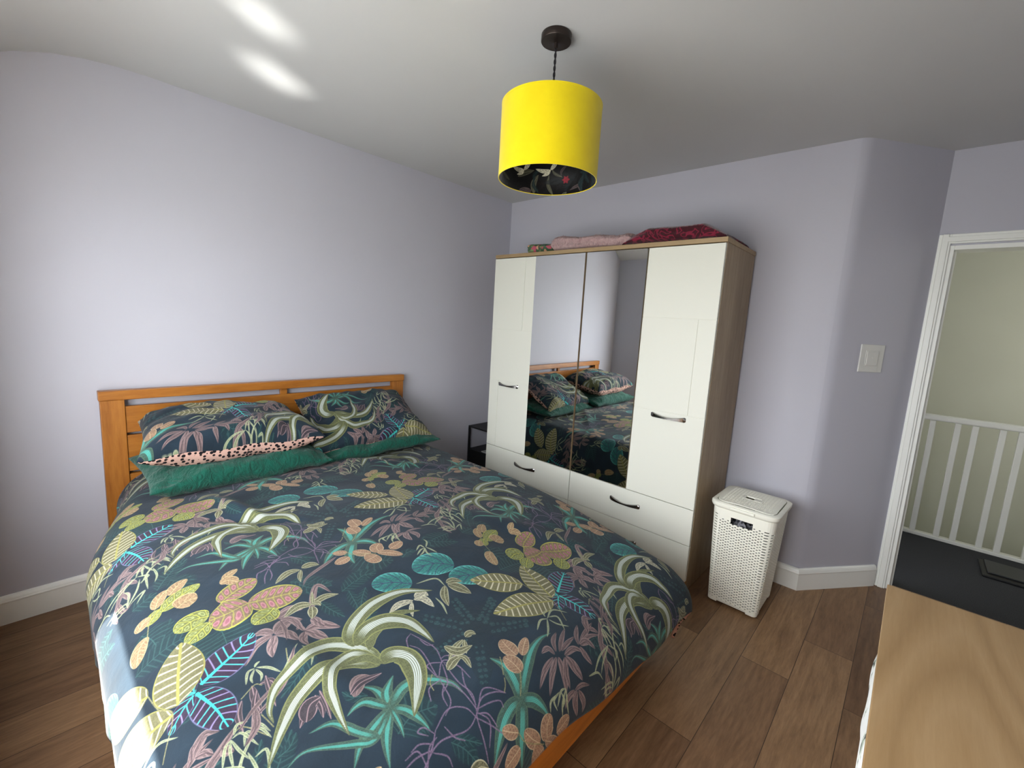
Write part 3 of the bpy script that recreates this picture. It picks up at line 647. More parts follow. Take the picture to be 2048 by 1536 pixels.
class Tile:
    """a periodic picture of one repeat; lattice (a, b) in 0..1, metric position = a*A + b*B"""
    def __init__(self, N, A, B, bg):
        self.N, self.A, self.B = N, np.array(A, float), np.array(B, float)
        self.img = np.ones((N, N, 3)) * bg
        self.inv = np.linalg.inv(np.array([self.A, self.B]).T)
    def metric(self, lat):
        lat = np.asarray(lat, float)
        return lat[:, :1] * self.A + lat[:, 1:] * self.B
    def leaf(self, st, lat, hw):
        N = self.N
        sp = _spline(self.metric(lat), 7)
        seg = np.linalg.norm(np.diff(sp, axis=0), axis=1)
        cum = np.concatenate([[0], np.cumsum(seg)]); tot = cum[-1]
        if tot < 1e-6:
            return
        pad = hw + 0.004
        lo, hi = sp.min(0) - pad, sp.max(0) + pad
        cor = np.array([[lo[0], lo[1]], [hi[0], lo[1]], [lo[0], hi[1]], [hi[0], hi[1]]]) @ self.inv.T * N
        i0, j0 = np.floor(cor.min(0)).astype(int); i1, j1 = np.ceil(cor.max(0)).astype(int)
        ii, jj = np.meshgrid(np.arange(i0, i1 + 1), np.arange(j0, j1 + 1), indexing='xy')
        px = ((ii[..., None] + 0.5) / N) * self.A + ((jj[..., None] + 0.5) / N) * self.B
        inb = (px[..., 0] > lo[0]) & (px[..., 0] < hi[0]) & (px[..., 1] > lo[1]) & (px[..., 1] < hi[1])
        ii, jj, px = ii[inb], jj[inb], px[inb]
        best = np.full(len(px), 1e9); T = np.zeros(len(px)); D = np.zeros(len(px))
        for k in range(len(seg)):
            d = sp[k + 1] - sp[k]
            L2 = d @ d
            if L2 < 1e-14:
                continue
            r = px - sp[k]
            q = np.clip((r @ d) / L2, 0, 1)
            v = r - q[:, None] * d
            dist = np.sqrt((v * v).sum(1))
            m_ = dist < best
            best[m_] = dist[m_]
            T[m_] = (cum[k] + q[m_] * seg[k]) / tot
            D[m_] = np.sign(d[0] * r[m_, 1] - d[1] * r[m_, 0]) * dist[m_]
        col, al = self.style(st, T, D, hw, tot, px)
        ok = al > 0.004
        I, J = ii[ok] % N, jj[ok] % N
        al = al[ok][:, None]
        self.img[J, I] = self.img[J, I] * (1 - al) + col[ok] * al
    def style(self, st, T, D, hw, tot, px):
        aa = 0.0009
        ad = np.abs(D)
        n = len(T)
        s = np.clip(T, 1e-4, 1 - 1e-4)
        leafy = np.sin(np.pi * s ** 0.82) ** 0.75
        blade = np.clip(s / 0.10, 0, 1) ** 0.5 * np.clip((1 - s) / 0.55, 0, 1) ** 0.62 * (0.72 + 0.28 * np.sin(np.pi * s))
        rnd = np.sin(np.pi * s ** 0.9) ** 0.5
        nz = _hash_noise(px[:, 0] * 3, px[:, 1] * 3)
        nf = _hash_noise(px[:, 0] * 9 + 3, px[:, 1] * 9)
        def body(w):
            return _sm(w - ad, -aa, aa), ad / np.maximum(w, 1e-5)
        def put(col, c, a):
            return col * (1 - a[:, None]) + c * a[:, None]
        def fill(c, amp=0.12):
            return np.ones((n, 3)) * c * (1 + amp * (nz[:, None] - 0.5) + amp * (nf[:, None] - 0.5))
        def veins(e, num, slant, width):
            ph = T * num - e * slant
            f = np.abs(ph - np.round(ph))
            return _sm(width - f, -0.06, 0.06)
        cnt = max(3, tot / 0.011)
        if st in 'Ss':
            w = hw * blade
            al, e = body(w)
            col = fill(_c(106, 112, 78), 0.25)
            col = put(col, _c(150, 154, 96), _sm(e, 0.80, 0.93) * 0.9)
            if st == 'S':
                sh = D / np.maximum(w, 1e-5) + 0.16 * np.sin(T * 5 + hw * 90)
                on = _sm(0.38 + 0.06 * np.sin(T * 11) - np.abs(sh), -0.06, 0.06) * _sm(T, 0.06, 0.22) * _sm(1 - T, 0.0, 0.10)
                lines = 0.5 + 0.5 * np.sin(sh * 34 + 1.2 * np.sin(T * 9))
                col = put(col, _c(224, 234, 230), on * (0.42 + 0.58 * _sm(lines, 0.25, 0.6)))
                col = put(col, _c(92, 100, 70), on * _sm(lines, 0.22, 0.0) * 0.5)
            return col, al
        if st == 'a':
            w = hw * blade
            al, e = body(w)
            col = fill(_c(72, 102, 90), 0.25)
            col = put(col, _c(110, 128, 96), _sm(e, 0.78, 0.95) * 0.6)
            sh = D / np.maximum(w, 1e-5)
            on = _sm(0.36 - np.abs(sh - 0.1), -0.1, 0.1) * _sm(T, 0.05, 0.2) * (0.55 + 0.45 * np.sin(np.pi * T))
            lines = 0.5 + 0.5 * np.sin(sh * 30 + np.sin(T * 7))
            col = put(col, _c(98, 214, 198), on * (0.35 + 0.65 * lines))
            return col, al * 0.93
        if st == 'r':
            al, e = body(hw * rnd)
            col = fill(_c(158, 126, 102), 0.3)
            col = put(col, _c(190, 164, 134), veins(e, cnt * 1.3, 1.2, 0.16) * 0.5)
            col = put(col, _c(208, 184, 148), _sm(e, 0.84, 0.93))
            col = put(col, _c(208, 184, 148), _sm(0.0011 - ad, -0.0006, 0.0006) * (T < 0.92))
            return col, al
        if st == 't':
            al, e = body(hw * rnd)
            col = fill(_c(162, 134, 102), 0.3)
            col = put(col, _c(206, 182, 140), veins(e, cnt, 1.4, 0.13) * 0.6)
            col = put(col, _c(206, 190, 142), _sm(e, 0.85, 0.94))
            col = put(col, _c(206, 190, 142), _sm(0.0010 - ad, -0.0006, 0.0006))
            return col, al
        if st in 'cy':
            al, e = body(hw * rnd)
            pink = st == 'c'
            col = fill(_c(134, 112, 92) if pink else _c(120, 126, 74), 0.2)
            ph = T * cnt * 0.55 - e * 0.9
            f = np.abs(ph - np.round(ph))
            blob = ((f - 0.5) / 0.30) ** 2 + ((e - 0.48) / 0.27) ** 2
            col = put(col, _c(192, 132, 142) if pink else _c(176, 186, 120), _sm(1.15 - blob, 0, 0.3) * 0.9)
            col = put(col, _c(150, 96, 108) if pink else _c(112, 120, 70), _sm(0.45 - blob, 0, 0.25) * 0.8)
            col = put(col, _c(172, 172, 84) if pink else _c(196, 200, 92), _sm(0.07 - f, -0.03, 0.03) * 0.75)
            col = put(col, _c(182, 184, 84) if pink else _c(200, 204, 92), np.maximum(_sm(e, 0.87, 0.95), _sm(0.0012 - ad, -0.0006, 0.0006)))
            return col, al
        if st in 'vV':
            al, e = body(hw * rnd)
            col = fill(_c(60, 48, 68) if st == 'v' else _c(58, 142, 142), 0.15)
            vn = veins(e, cnt * 0.62, 1.1, 0.10)
            ev = np.sin(np.round(T * cnt * 0.62 - e * 1.1) * 2.1 + (D > 0) * 1.0)
            vc = np.where((ev > -0.1)[:, None], _c(86, 208, 204), _c(156, 142, 186))
            col = col * (1 - vn[:, None]) + vc * vn[:, None]
            col = put(col, _c(70, 216, 208), _sm(hw * 0.085 * (1 - 0.7 * T) + 0.0004 - ad, -0.0007, 0.0007))
            col = put(col, _c(120, 120, 160) if st == 'v' else _c(120, 215, 205), _sm(e, 0.90, 0.97) * 0.9)
            return col, al
        if st == 'e':
            al, e = body(hw * leafy)
            col = fill(_c(116, 114, 82), 0.25)
            hatch = 0.5 + 0.5 * np.sin((T * cnt * 4.2 - e * 5) * 6.283)
            col = put(col, _c(140, 136, 100), hatch * 0.5)
            vn = veins(e, cnt * 0.55, 0.75, 0.11) * (e < 0.93)
            col = put(col, _c(220, 214, 184), vn)
            col = put(col, _c(166, 162, 92), np.maximum(_sm(e, 0.90, 0.97), _sm(hw * 0.05 + 0.0006 - ad, -0.0007, 0.0007)))
            return col, al
        if st == 'm':
            al, e = body(hw * leafy)
            w0 = np.full(n, hw)
            col = fill(_c(116, 100, 100), 0.2)
            stk = 0.5 + 0.5 * np.sin(D / np.maximum(w0, 1e-5) * 8.0 + T * 5.0 + 2.0 * np.sin(T * 6 + px[:, 0] * 40))
            col = put(col, _c(186, 154, 154), _sm(stk, 0.55, 0.95) * 0.55)
            col = put(col, _c(172, 148, 144), _sm(e, 0.70, 0.95) * 0.8)
            col = put(col, _c(66, 56, 64), _sm(0.0008 - ad, -0.0006, 0.0006) * 0.7)
            return col, al
        if st == 'p':
            al, e = body(hw * leafy)
            col = fill(_c(72, 66, 72), 0.2)
            col = put(col, _c(176, 146, 150), np.maximum(_sm(e, 0.78, 0.92) * (e < 0.98), _sm(0.0012 - ad, -0.0007, 0.0007) * 0.9))
            return col, al
        if st == 'w':
            al, e = body(hw * rnd)
            col = fill(_c(54, 122, 118), 0.3)
            vn = veins(e, 4.2, 1.6, 0.09)
            col = put(col, _c(60, 66, 96), vn * 0.65)
            rad = 0.5 + 0.5 * np.sin((T * 30 - e * 9) * 2)
            col = put(col, _c(104, 206, 196), rad * _sm(e, 0.55, 0.95) * 0.8)
            col = put(col, _c(120, 220, 208), _sm(e, 0.93, 0.985))
            col = put(col, _c(66, 66, 100), _sm(0.0013 - ad, -0.0007, 0.0007))
            return col, al
        if st == 'd':
            al, e = body(hw * leafy)
            col = fill(_c(34, 58, 64), 0.15)
            col = put(col, _c(58, 98, 96), np.maximum(veins(e, cnt * 0.8, 1.2, 0.12) * 0.7, _sm(0.0012 - ad, -0.0006, 0.0006)))
            return col, al * 0.85 * _sm(1.0 - e, -0.1, 0.3)
        if st == 'g':
            al, e = body(hw * leafy)
            return fill(_c(34, 50, 58), 0.15), al * 0.6
        if st == 'o':
            al, e = body(hw * rnd)
            col = fill(_c(46, 76, 80), 0.3)
            col = put(col, _c(110, 150, 150), _sm(nf, 0.75, 0.95) * 0.6)
            return col, al * 0.75
        if st == 'l':
            w = 0.0013 * (0.6 + 0.7 * np.sin(np.pi * s) ** 0.5)
            al, e = body(w)
            return fill(_c(128, 106, 132), 0.3), al * 0.9
        if st == 'k':
            al, e = body(np.full(n, 0.0013))
            return fill(_c(150, 146, 104), 0.3), al * 0.9
        if st == 'K':
            w = 0.0030 * np.sin(np.pi * s ** 0.9) ** 0.6
            al, e = body(w)
            col = fill(_c(150, 162, 126), 0.3)
            col = put(col, _c(212, 214, 172), _sm(e, 0.25, 0.8) * 0.9)
            return col, al * 0.95
        if st in 'nN':
            al, e = body(hw * leafy)
            col = fill(_c(112, 112, 86) if st == 'n' else _c(206, 202, 178), 0.4)
            col = put(col, _c(208, 206, 172), _sm(e, 0.70, 0.92) * 0.9)
            if st == 'N':
                col = put(col, _c(40, 44, 48), _sm(nf, 0.6, 0.8) * (e < 0.7))
            col = put(col, _c(200, 200, 164), _sm(0.0008 - ad, -0.0006, 0.0006))
            return col, al
        return fill(_c(128, 128, 128)), np.zeros(n)

def gen_image(name, tile):
    N = tile.N
    im = bpy.data.images.new(name, N, N, alpha=False)
    px = np.ones((N, N, 4), np.float32)
    px[..., :3] = np.clip(tile.img, 0, 1)
    im.pixels.foreach_set(px.reshape(-1))
    im.update()
    im.pack()
    return im

NAVY = _c(35, 51, 64)
tile = Tile(1450, LAT_A, LAT_B, NAVY)
_x, _y = np.meshgrid(np.linspace(0, 1, tile.N, endpoint=False), np.linspace(0, 1, tile.N, endpoint=False))
_w = sum(np.sin(2 * np.pi * (a * _x + b * _y) + c) for a, b, c in ((2, 1, 0), (-1, 3, 1), (4, -3, 2), (5, 6, 0.5), (-9, 4, 1.4), (11, 7, 2.2))) / 6
tile.img *= (1 + 0.14 * _w)[..., None]
tile.img += rng.normal(0, 0.006, tile.img.shape[:2])[..., None]
for _e in LEAVES.split(';'):
    _f = _e.split(',')
    _p = np.array([int(q) for q in _f[1:]], float).reshape(-1, 2) / 1000.0
    tile.leaf(_f[0][0], _p, int(_f[0][1:]) * 0.0005)

def print_material(name, image, uv, rough):
    m = mat(name, (0.03, 0.05, 0.08, 1), rough, spec=0.15, sheen=0.08)
    uvn = nd(m, 'ShaderNodeUVMap', uv_map=uv)
    t = nd(m, 'ShaderNodeTexImage')
    t.image = image
    t.extension = 'REPEAT'
    t.interpolation = 'Cubic'
    ln(m, uvn.outputs['UV'], t.inputs['Vector'])
    ln(m, t.outputs['Color'], bsdf(m).inputs['Base Color'])
    v = coords(m)
    n1 = noise(m, v, 22, 5, 0.62, 0.8)
    bump(m, n1, 0.22, 0.010)
    return m
tile.img *= 0.81
M['print'] = print_material('navy_botanical_cotton', gen_image('botanical_print', tile), 'cloth', 0.85)

# lampshade lining: black, with dim leaves, two white birds and red flowers (1.09 m round by 0.243 m high, repeated twice)
lt = Tile(700, (0.546, 0.0), (0.0, 0.270), _c(9, 9, 11))
_r = np.random.default_rng(21)
for k in range(46):
    a, b = _r.uniform(0, 1, 2); th = _r.uniform(0, 6.28); L = _r.uniform(0.06, 0.16)
    st = 'ddngmdn'[_r.integers(0, 7)]
    lt.leaf(st, np.array([[a, b], [a + 0.5 * L * math.cos(th) + 0.02, b + L * math.sin(th)], [a + L * math.cos(th), b + 2 * L * math.sin(th)]]), _r.uniform(0.005, 0.013))
lt.img = lt.img * 0.5
for bx_, by_ in ((0.22, 0.40), (0.70, 0.34), (0.90, 0.30)):
    for pts, w_ in ((((0, 0), (0.02, -0.05), (0.06, -0.09)), 0.006), (((0, 0), (-0.03, 0.08), (-0.05, 0.17)), 0.008), (((0, 0), (0.05, -0.02), (0.11, 0.0)), 0.008)):
        lt.leaf('N', np.array([[bx_ + p, by_ + q] for p, q in pts]), w_)
_keep = lt.img.copy()
for bx_, by_ in ((0.12, 0.22), (0.58, 0.2), (0.46, 0.62)):
    for k in range(6):
        th = k * 1.05
        lt.leaf('N', np.array([[bx_, by_], [bx_ + 0.016 * math.cos(th), by_ + 0.032 * math.sin(th)], [bx_ + 0.03 * math.cos(th), by_ + 0.06 * math.sin(th)]]), 0.005)
_fl = np.abs(lt.img - _keep).sum(-1, keepdims=True) > 0.05                # the flowers are crimson
lt.img = np.where(_fl, lt.img * _c(170, 24, 56), lt.img)
m = print_material('leafy_black_lining', gen_image('lining_print', lt), 'lining', 0.5)
_mp = nd(m, 'ShaderNodeMapping'); _mp.inputs['Scale'].default_value = (2, 1, 1)
_uv = [q for q in m.node_tree.nodes if q.bl_idname == 'ShaderNodeUVMap'][0]
_tx = [q for q in m.node_tree.nodes if q.bl_idname == 'ShaderNodeTexImage'][0]
ln(m, _uv.outputs['UV'], _mp.inputs['Vector']); ln(m, _mp.outputs['Vector'], _tx.inputs['Vector'])
M['lining'] = m
# ------------------------------------------------------------------ bed
BX, BY0, BY1 = 0.018, -2.6586, -1.0803
t = thing('bed', 'golden oak bed frame with slatted panel headboard against the pale wall', 'bed', (1.08, -1.87, 0.0))
hx0, hx1 = 0.024, 0.062
bm = bx(0.020, 0.066, BY0 - 0.004, BY1 + 0.004, 0.946, 0.990, 0.003)
obj('top_rail', bm, M['oak'], t)
obj('post', bx(hx0, hx1, BY0, BY0 + 0.085, 0.0, 0.946, 0.003), M['oak_up'], t)
obj('post', bx(hx0, hx1, BY1 - 0.085, BY1, 0.0, 0.946, 0.003), M['oak_up'], t)
PY0, PY1 = BY0 + 0.085, BY1 - 0.085
obj('headboard_panel', bx(0.028, 0.054, PY0, PY1, 0.787, 0.913, 0.003), M['oak'], t)
obj('headboard_panel', bx(0.028, 0.054, PY0, PY1, 0.60, 0.774, 0.003), M['oak'], t)
obj('headboard_panel', bx(0.028, 0.054, PY0, PY1, 0.27, 0.587, 0.003), M['oak'], t)
bm = bmesh.new()
box(bm, 0.03, 0.05, -1.895, -1.858, 0.913, 0.946, 0.002)
obj('spacer_block', bm, M['oak'], t)
obj('side_rail', bx(0.062, 2.13, BY0 + 0.03, BY0 + 0.058, 0.20, 0.33, 0.003), M['oak_long'], t)
obj('side_rail', bx(0.062, 2.13, BY1 - 0.058, BY1 - 0.03, 0.20, 0.33, 0.003), M['oak_long'], t)
obj('foot_rail', bx(2.13, 2.160, BY0 + 0.03, BY1 - 0.03, 0.260, 0.362, 0.004), M['oak'], t)
for yy in (BY0 + 0.09, BY1 - 0.15):
    obj('leg', bx(1.93, 1.99, yy, yy + 0.06, 0.0, 0.32, 0.004), M['oak_up'], t)
for k in range(9):
    obj('slat', bx(0.20 + k * 0.21, 0.27 + k * 0.21, BY0 + 0.058, BY1 - 0.058, 0.285, 0.303, 0.003), M['oak'], t)

# duvet
NU, NV = 300, 330
_s, _t = duvet_uv(NU, NV)
_u, _v2 = duvet_lim(_s, _t)
_x, _y, _z = duvet_xyz(_u, _v2)
verts = np.stack([_x, _y, _z], -1).reshape(-1, 3)
faces = [q[::-1] for q in grid_faces(NU, NV)]
du = obj('duvet', (verts.tolist(), faces), [M['print'], M['spots']], None, smooth=True)
tag(du, 'navy botanical print duvet spread over the oak bed, hanging down its sides', 'duvet')
_la, _lb = cloth_to_lattice(_u.reshape(-1), _v2.reshape(-1))
uvl = du.data.uv_layers.new(name='cloth')
li = np.empty(len(du.data.loops), dtype=np.int32); du.data.loops.foreach_get('vertex_index', li)
uvl.data.foreach_set('uv', np.stack([_la[li], _lb[li]], -1).astype(np.float32).reshape(-1))
so = du.modifiers.new('thickness', 'SOLIDIFY'); so.thickness = 0.014; so.offset = -1.0; so.material_offset = 1; so.material_offset_rim = 1

# pillows -------------------------------------------------------------
def pillow_arrays(w, h, T, n=64, m=44, seed=0, droop=0.0, pinch=0.055, taper=0.0):
    """local a across, b deep, c thick: returns top and bottom (n*m, 3) and the unit grid"""
    r = np.random.default_rng(seed)
    a = np.sin(np.linspace(-1, 1, n) * np.pi / 2)[:, None] * np.ones((1, m))
    b = np.ones((n, 1)) * np.sin(np.linspace(-1, 1, m) * np.pi / 2)[None, :]
    prof = np.clip(1 - np.abs(a) ** 3.2, 0, 1) ** 0.5 * np.clip(1 - np.abs(b) ** 4.5, 0, 1) ** 0.5
    # edges bow in between the pointed corners
    X = a * w / 2 * (1 - pinch * (1 - b * b) * np.abs(a) ** 4) * (1 - taper * (1 - b) / 2)
    Y = b * h / 2 * (1 - pinch * 1.3 * (1 - a * a) * np.abs(b) ** 4)
    k = r.uniform(0, 6.28, 8)
    wr = (0.010 * np.sin(5 * a + 3 * b + k[0]) * np.sin(4 * b - 2 * a + k[1]) + 0.006 * np.sin(11 * a + 7 * b + k[2]) * np.sin(9 * b + k[3])
          + 0.004 * np.sin(26 * a + 6 * b + k[4]) * np.abs(b) ** 2 + 0.003 * np.sin(31 * b + k[5]) * np.abs(a) ** 3)
    sh = 1 + 0.25 * np.sin(1.3 * a + k[6])
    up = T * 0.52 * prof * (0.92 + 0.08 * sh) + wr * np.clip(prof * 2.2, 0, 1)
    dn = -T * 0.48 * prof + 0.6 * wr * np.clip(prof * 2.2, 0, 1)
    z0 = -droop * (a * a) - 0.3 * droop * b * b + 0.006 * np.sin(9 * a + k[7]) * np.abs(b) ** 6
    return np.stack([X, Y, z0 + up], -1).reshape(-1, 3), np.stack([X, Y, z0 + dn], -1).reshape(-1, 3), a, b

def pillow(name, label, group, centre, w, h, T, tilt, yaw, roll, seed, top_mat, bottom_mat, cloth_uv=None, droop=0.0, taper=0.0):
    n, m_ = 64, 44
    up, dn, a, b = pillow_arrays(w, h, T, n, m_, seed, droop, 0.055, taper)
    # local a -> +y, b -> +x (towards the foot), c -> up; tilt raises the headboard side
    base = Matrix(((0, 1, 0), (-1, 0, 0), (0, 0, 1)))        # a=-1 is the wardrobe side, a=+1 the window side
    base = Matrix(((0, 1, 0), (1, 0, 0), (0, 0, 1)))
    Rm = Matrix.Rotation(yaw, 3, 'Z') @ Matrix.Rotation(tilt, 3, 'Y') @ Matrix.Rotation(roll, 3, 'X') @ base
    Rn = np.array(Rm)
    up = up @ Rn.T + np.array(centre); dn = dn @ Rn.T + np.array(centre)
    g = thing(name, label, 'pillow', centre, group)
    fc = grid_faces(n, m_)
    o = obj('pillowcase_front', (up.tolist(), [f[::-1] for f in fc]), top_mat, g, smooth=True)
    if cloth_uv is not None:
        u0, v0, su, sv = cloth_uv
        la, lb = cloth_to_lattice((u0 + su * b * h / 2).reshape(-1), (v0 + sv * a * w / 2).reshape(-1))
        uvl = o.data.uv_layers.new(name='cloth')
        li = np.empty(len(o.data.loops), dtype=np.int32); o.data.loops.foreach_get('vertex_index', li)
        uvl.data.foreach_set('uv', np.stack([la[li], lb[li]], -1).astype(np.float32).reshape(-1))
    q = obj('pillowcase_back', (dn.tolist(), fc), bottom_mat, g, smooth=True)
    if bottom_mat is M['spots']:
        q['label'] = 'pink underside with black spots'
    return g
R_ = math.radians
PG = 'pillows stacked on the bed'
UA, VA = 1.847, -0.433
pillow('pillow', 'crumpled emerald green pillow farther from the wardrobe, below a printed pillow with spotted edge', PG, (0.335, -2.205, 0.664), 0.74, 0.49, 0.13, R_(3), R_(1), R_(0), 1, M['green'], M['green'])
pillow('pillow', 'printed pillow showing a broad pink spotted edge, farther from the wardrobe', PG, (0.318, -2.225, 0.808), 0.74, 0.46, 0.20, R_(8), R_(-1), R_(-1), 2, M['print'], M['spots'], (UA - 0.19, VA - 0.35, 1, 1), 0.0, 0.15)
pillow('pillow', 'flattened emerald green pillow nearer the wardrobe, only a thin front strip showing', PG, (0.30, -1.47, 0.640), 0.74, 0.46, 0.095, R_(3), R_(-2), R_(1), 3, M['green'], M['green'])
pillow('pillow', 'printed pillow leaning steeply against the headboard, nearer the wardrobe', PG, (0.282, -1.505, 0.772), 0.735, 0.46, 0.15, R_(30), R_(-3), R_(1), 4, M['print'], M['spots'], (UA, VA - 0.20, -1, -1), 0.0, 0.10)

# ------------------------------------------------------------------ wardrobe
WX0, WX1, WYF, WYB, WZT = 0.362, 1.957, -0.503, -0.03, 1.874
FY = -0.5236
w = thing('wardrobe', 'large ivory and pale oak wardrobe with two mirrored middle doors', 'wardrobe', (1.16, -0.27, 0.0))
obj('side_panel', bx(WX0 + 0.003, WX0 + 0.021, WYF, WYB, 0.0, WZT - 0.024, 0.001), M['carcass'], w)
obj('side_panel', bx(WX1 - 0.021, WX1 - 0.003, WYF, WYB, 0.0, WZT - 0.024, 0.001), M['carcass'], w)
obj('top_board', bx(WX0, WX1, WYF - 0.018, WYB, WZT - 0.024, WZT, 0.0015), M['carcass_x'], w)
obj('divider', bx(1.1465, 1.1625, WYF - 0.001, WYB - 0.01, 0.06, WZT - 0.024, 0.001), M['carcass'], w)
obj('back_panel', bx(WX0 + 0.021, WX1 - 0.021, WYB - 0.006, WYB, 0.02, WZT - 0.024), M['carcass'], w)
obj('plinth', bx(WX0 + 0.021, WX1 - 0.021, WYF + 0.008, WYF + 0.024, 0.0, 0.058), M['carcass_x'], w)
DZ0, DZ1 = 0.4695, 1.8445

def handle(parent, xc, zc, L=0.196):
    """bow handle: flared at both feet, slim in the middle, standing off the front"""
    n = 25
    V, F = [], []
    for i in range(n):
        q = -1 + 2 * i / (n - 1)
        x = xc + q * L / 2
        out = 0.024 * (1 - abs(q) ** 2.2) + 0.0005
        hh = (0.0052 + 0.0105 * abs(q) ** 1.6) * (1.0 if abs(q) < 0.93 else (1.0 - abs(q)) / 0.07 * 0.4 + 0.6)
        zz = zc - 0.006 * (1 - q * q)
        y1 = FY - out; y0 = min(FY, y1 + 0.006 + 0.004 * abs(q))
        V += [(x, y0, zz - hh), (x, y0, zz + hh), (x, y1, zz + hh * 0.75), (x, y1, zz - hh * 0.75)]
    for i in range(n - 1):
        a = 4 * i
        F += [(a + k, a + (k + 1) % 4, a + 4 + (k + 1) % 4, a + 4 + k) for k in range(4)]
    F += [(3, 2, 1, 0), (4 * n - 4, 4 * n - 3, 4 * n - 2, 4 * n - 1)]
    h = obj('handle', (V, F), M['chrome'], parent, smooth=True, angle=0.9)
    h['label'] = 'dark chrome bow handle'
    return h

def front(name, rects, x0, x1, z0, z1, material):
    """a door or drawer front: slab with raised fields, leaving fine grooves between them"""
    bm = bmesh.new()
    box(bm, x0, x1, FY + 0.003, FY + 0.019, z0, z1, 0.0006)
    for (a, b, c_, d) in rects:
        box(bm, a, b, FY, FY + 0.0045, c_, d, 0.0008)
    return obj(name, bm, material, w)
g = 0.0016
c0, c1, c2, c3, c4 = 0.3675, 0.7555, 1.1545, 1.5525, 1.9515
def glass(x0, x1):
    bm = bx(x0, x1, FY - 0.003, FY + 0.0028, DZ0 + 0.001, DZ1 - 0.001)
    for q in bm.verts:                                   # the panes hang a fraction of a degree out of true
        if q.co.y < FY:
            q.co.y += TILT_Z * (q.co.x - (x0 + x1) / 2) + TILT_X * (q.co.z - (DZ0 + DZ1) / 2)
    return bm
TILT_Z, TILT_X = 0.010, -0.0055
dl = front('door', [(c0, 0.661 - g, 1.3435 + g, DZ1), (0.661 + g, c1 - 0.001, 1.3435 + g, DZ1), (c0, c1 - 0.001, 0.9715 + g, 1.3435 - g),
                    (c0, 0.458 - g, DZ0, 0.9715 - g), (0.458 + g, c1 - 0.001, DZ0, 0.9715 - g)], c0, c1 - 0.001, DZ0, DZ1, M['door_white'])
handle(dl, 0.560, 0.946)
dm = front('door', [], c1 + 0.001, c2 - 0.0095, DZ0, DZ1, M['carcass']); dm['label'] = 'mirrored door'
obj('mirror', glass(c1 + 0.0015, c2 - 0.010), M['mirror'], dm)
dm = front('door', [], c2 + 0.005, c3 - 0.0025, DZ0, DZ1, M['carcass']); dm['label'] = 'mirrored door'
mo = obj('mirror', glass(c2 + 0.0055, c3 - 0.003), M['mirror'], dm)
dr = front('door', [(c3 + 0.0025, c4, 1.471 + g, DZ1), (c3 + 0.0025, 1.863 - g, 0.965 + g, 1.471 - g), (1.863 + g, c4, 0.965 + g, 1.471 - g),
                    (c3 + 0.0025, c4, DZ0, 0.965 - g)], c3 + 0.0025, c4, DZ0, DZ1, M['door_white'])
handle(dr, 1.759, 0.940)
for (a, b) in ((c0, c2 - 0.002), (c2 + 0.002, c4)):
    for (z0, z1) in ((0.2665, 0.4655), (0.060, 0.2625)):
        d = front('drawer', [(a, b, z0, z1)], a, b, z0, z1, M['door_white'])
        handle(d, (a + b) / 2, z0 + (0.118 if z0 > 0.2 else 0.10))

# throws on top of the wardrobe ------------------------------------------
def folded(name, label, cat, x0, x1, y0, y1, zb, hfun, material, seed, group=None, n=90, m_=44, fuzz=0.004, edge=1.0, pile=0):
    """a folded soft throw: closed cushion of cloth with a rounded, layered edge"""
    r = np.random.default_rng(seed); k = r.uniform(0, 6.28, 10)
    V = []
    P = 48
    for i in range(n):
        s = i / (n - 1)
        x = x0 + (x1 - x0) * s
        hh = hfun(s)
        e = min(1.0, s / 0.05, (1 - s) / 0.05) ** 0.5 if edge else 1.0
        for j in range(P):
            th = 2 * math.pi * j / P
            c_, s_ = math.cos(th), math.sin(th)
            cy = math.copysign(abs(c_) ** 0.45, c_); sz = math.copysign(abs(s_) ** 0.75, s_)
            wob = 1 + 0.05 * math.sin(7 * s + k[0] + 2 * th)
            y = (y0 + y1) / 2 + (y1 - y0) / 2 * cy * (0.9 + 0.1 * e) * (1 + 0.03 * math.sin(9 * s + k[1]))
            z = zb + hh * 0.5 * (1 + sz * e * wob)
            lay = 0.006 * math.sin(sz * 5.5 + 3 * s + k[2]) * abs(c_)
            y -= lay * (1 if c_ < 0 else -1)
            fz = fuzz * (0.5 * math.sin(23 * s + 3 * th + k[3]) * math.sin(17 * s - 5 * th + k[4]) + 0.9 * r.uniform(-1, 1))
            z += fz * (1 if s_ > -0.3 else 0); y += fz * c_
            V.append((x + fz * 0.5, y, max(zb + 0.0005, z)))
    F = grid_faces(n, P, 0, True)
    F += [tuple(range(P)), tuple(range((n - 1) * P, n * P))[::-1]]
    if pile:                                              # deep pile: loose tufts all over
        nv = len(V)
        for _ in range(pile):
            i = int(r.integers(1, n - 1)); j = int(r.integers(0, P))
            p = Vector(V[i * P + j]); q = Vector(V[i * P + (j + 1) % P]); u_ = Vector(V[(i + 1) % n * P + j])
            nn = (u_ - p).cross(q - p)
            if nn.length < 1e-9:
                continue
            nn.normalize()
            p = p + (q - p) * r.uniform(0, 1) + (u_ - p) * r.uniform(0, 1)
            t_ = Vector(r.normal(0, 1, 3)).normalized(); d_ = (nn * 0.7 + t_ * 0.8).normalized()
            sd = d_.cross(t_).normalized() * 0.0016; L = r.uniform(0.006, 0.013)
            b_ = len(V)
            if p.z + d_.z * L < zb + 0.001:
                continue
            V += [tuple(p - sd), tuple(p + sd), tuple(p + d_ * L * 0.6 + sd * 0.7), tuple(p + d_ * L + t_ * 0.002)]
            F += [(b_, b_ + 1, b_ + 2), (b_, b_ + 2, b_ + 3)]
    o = obj(name, (V, F), material, None, smooth=True)
    return tag(o, label, cat, group)
TB = 'throws piled on top of the wardrobe'
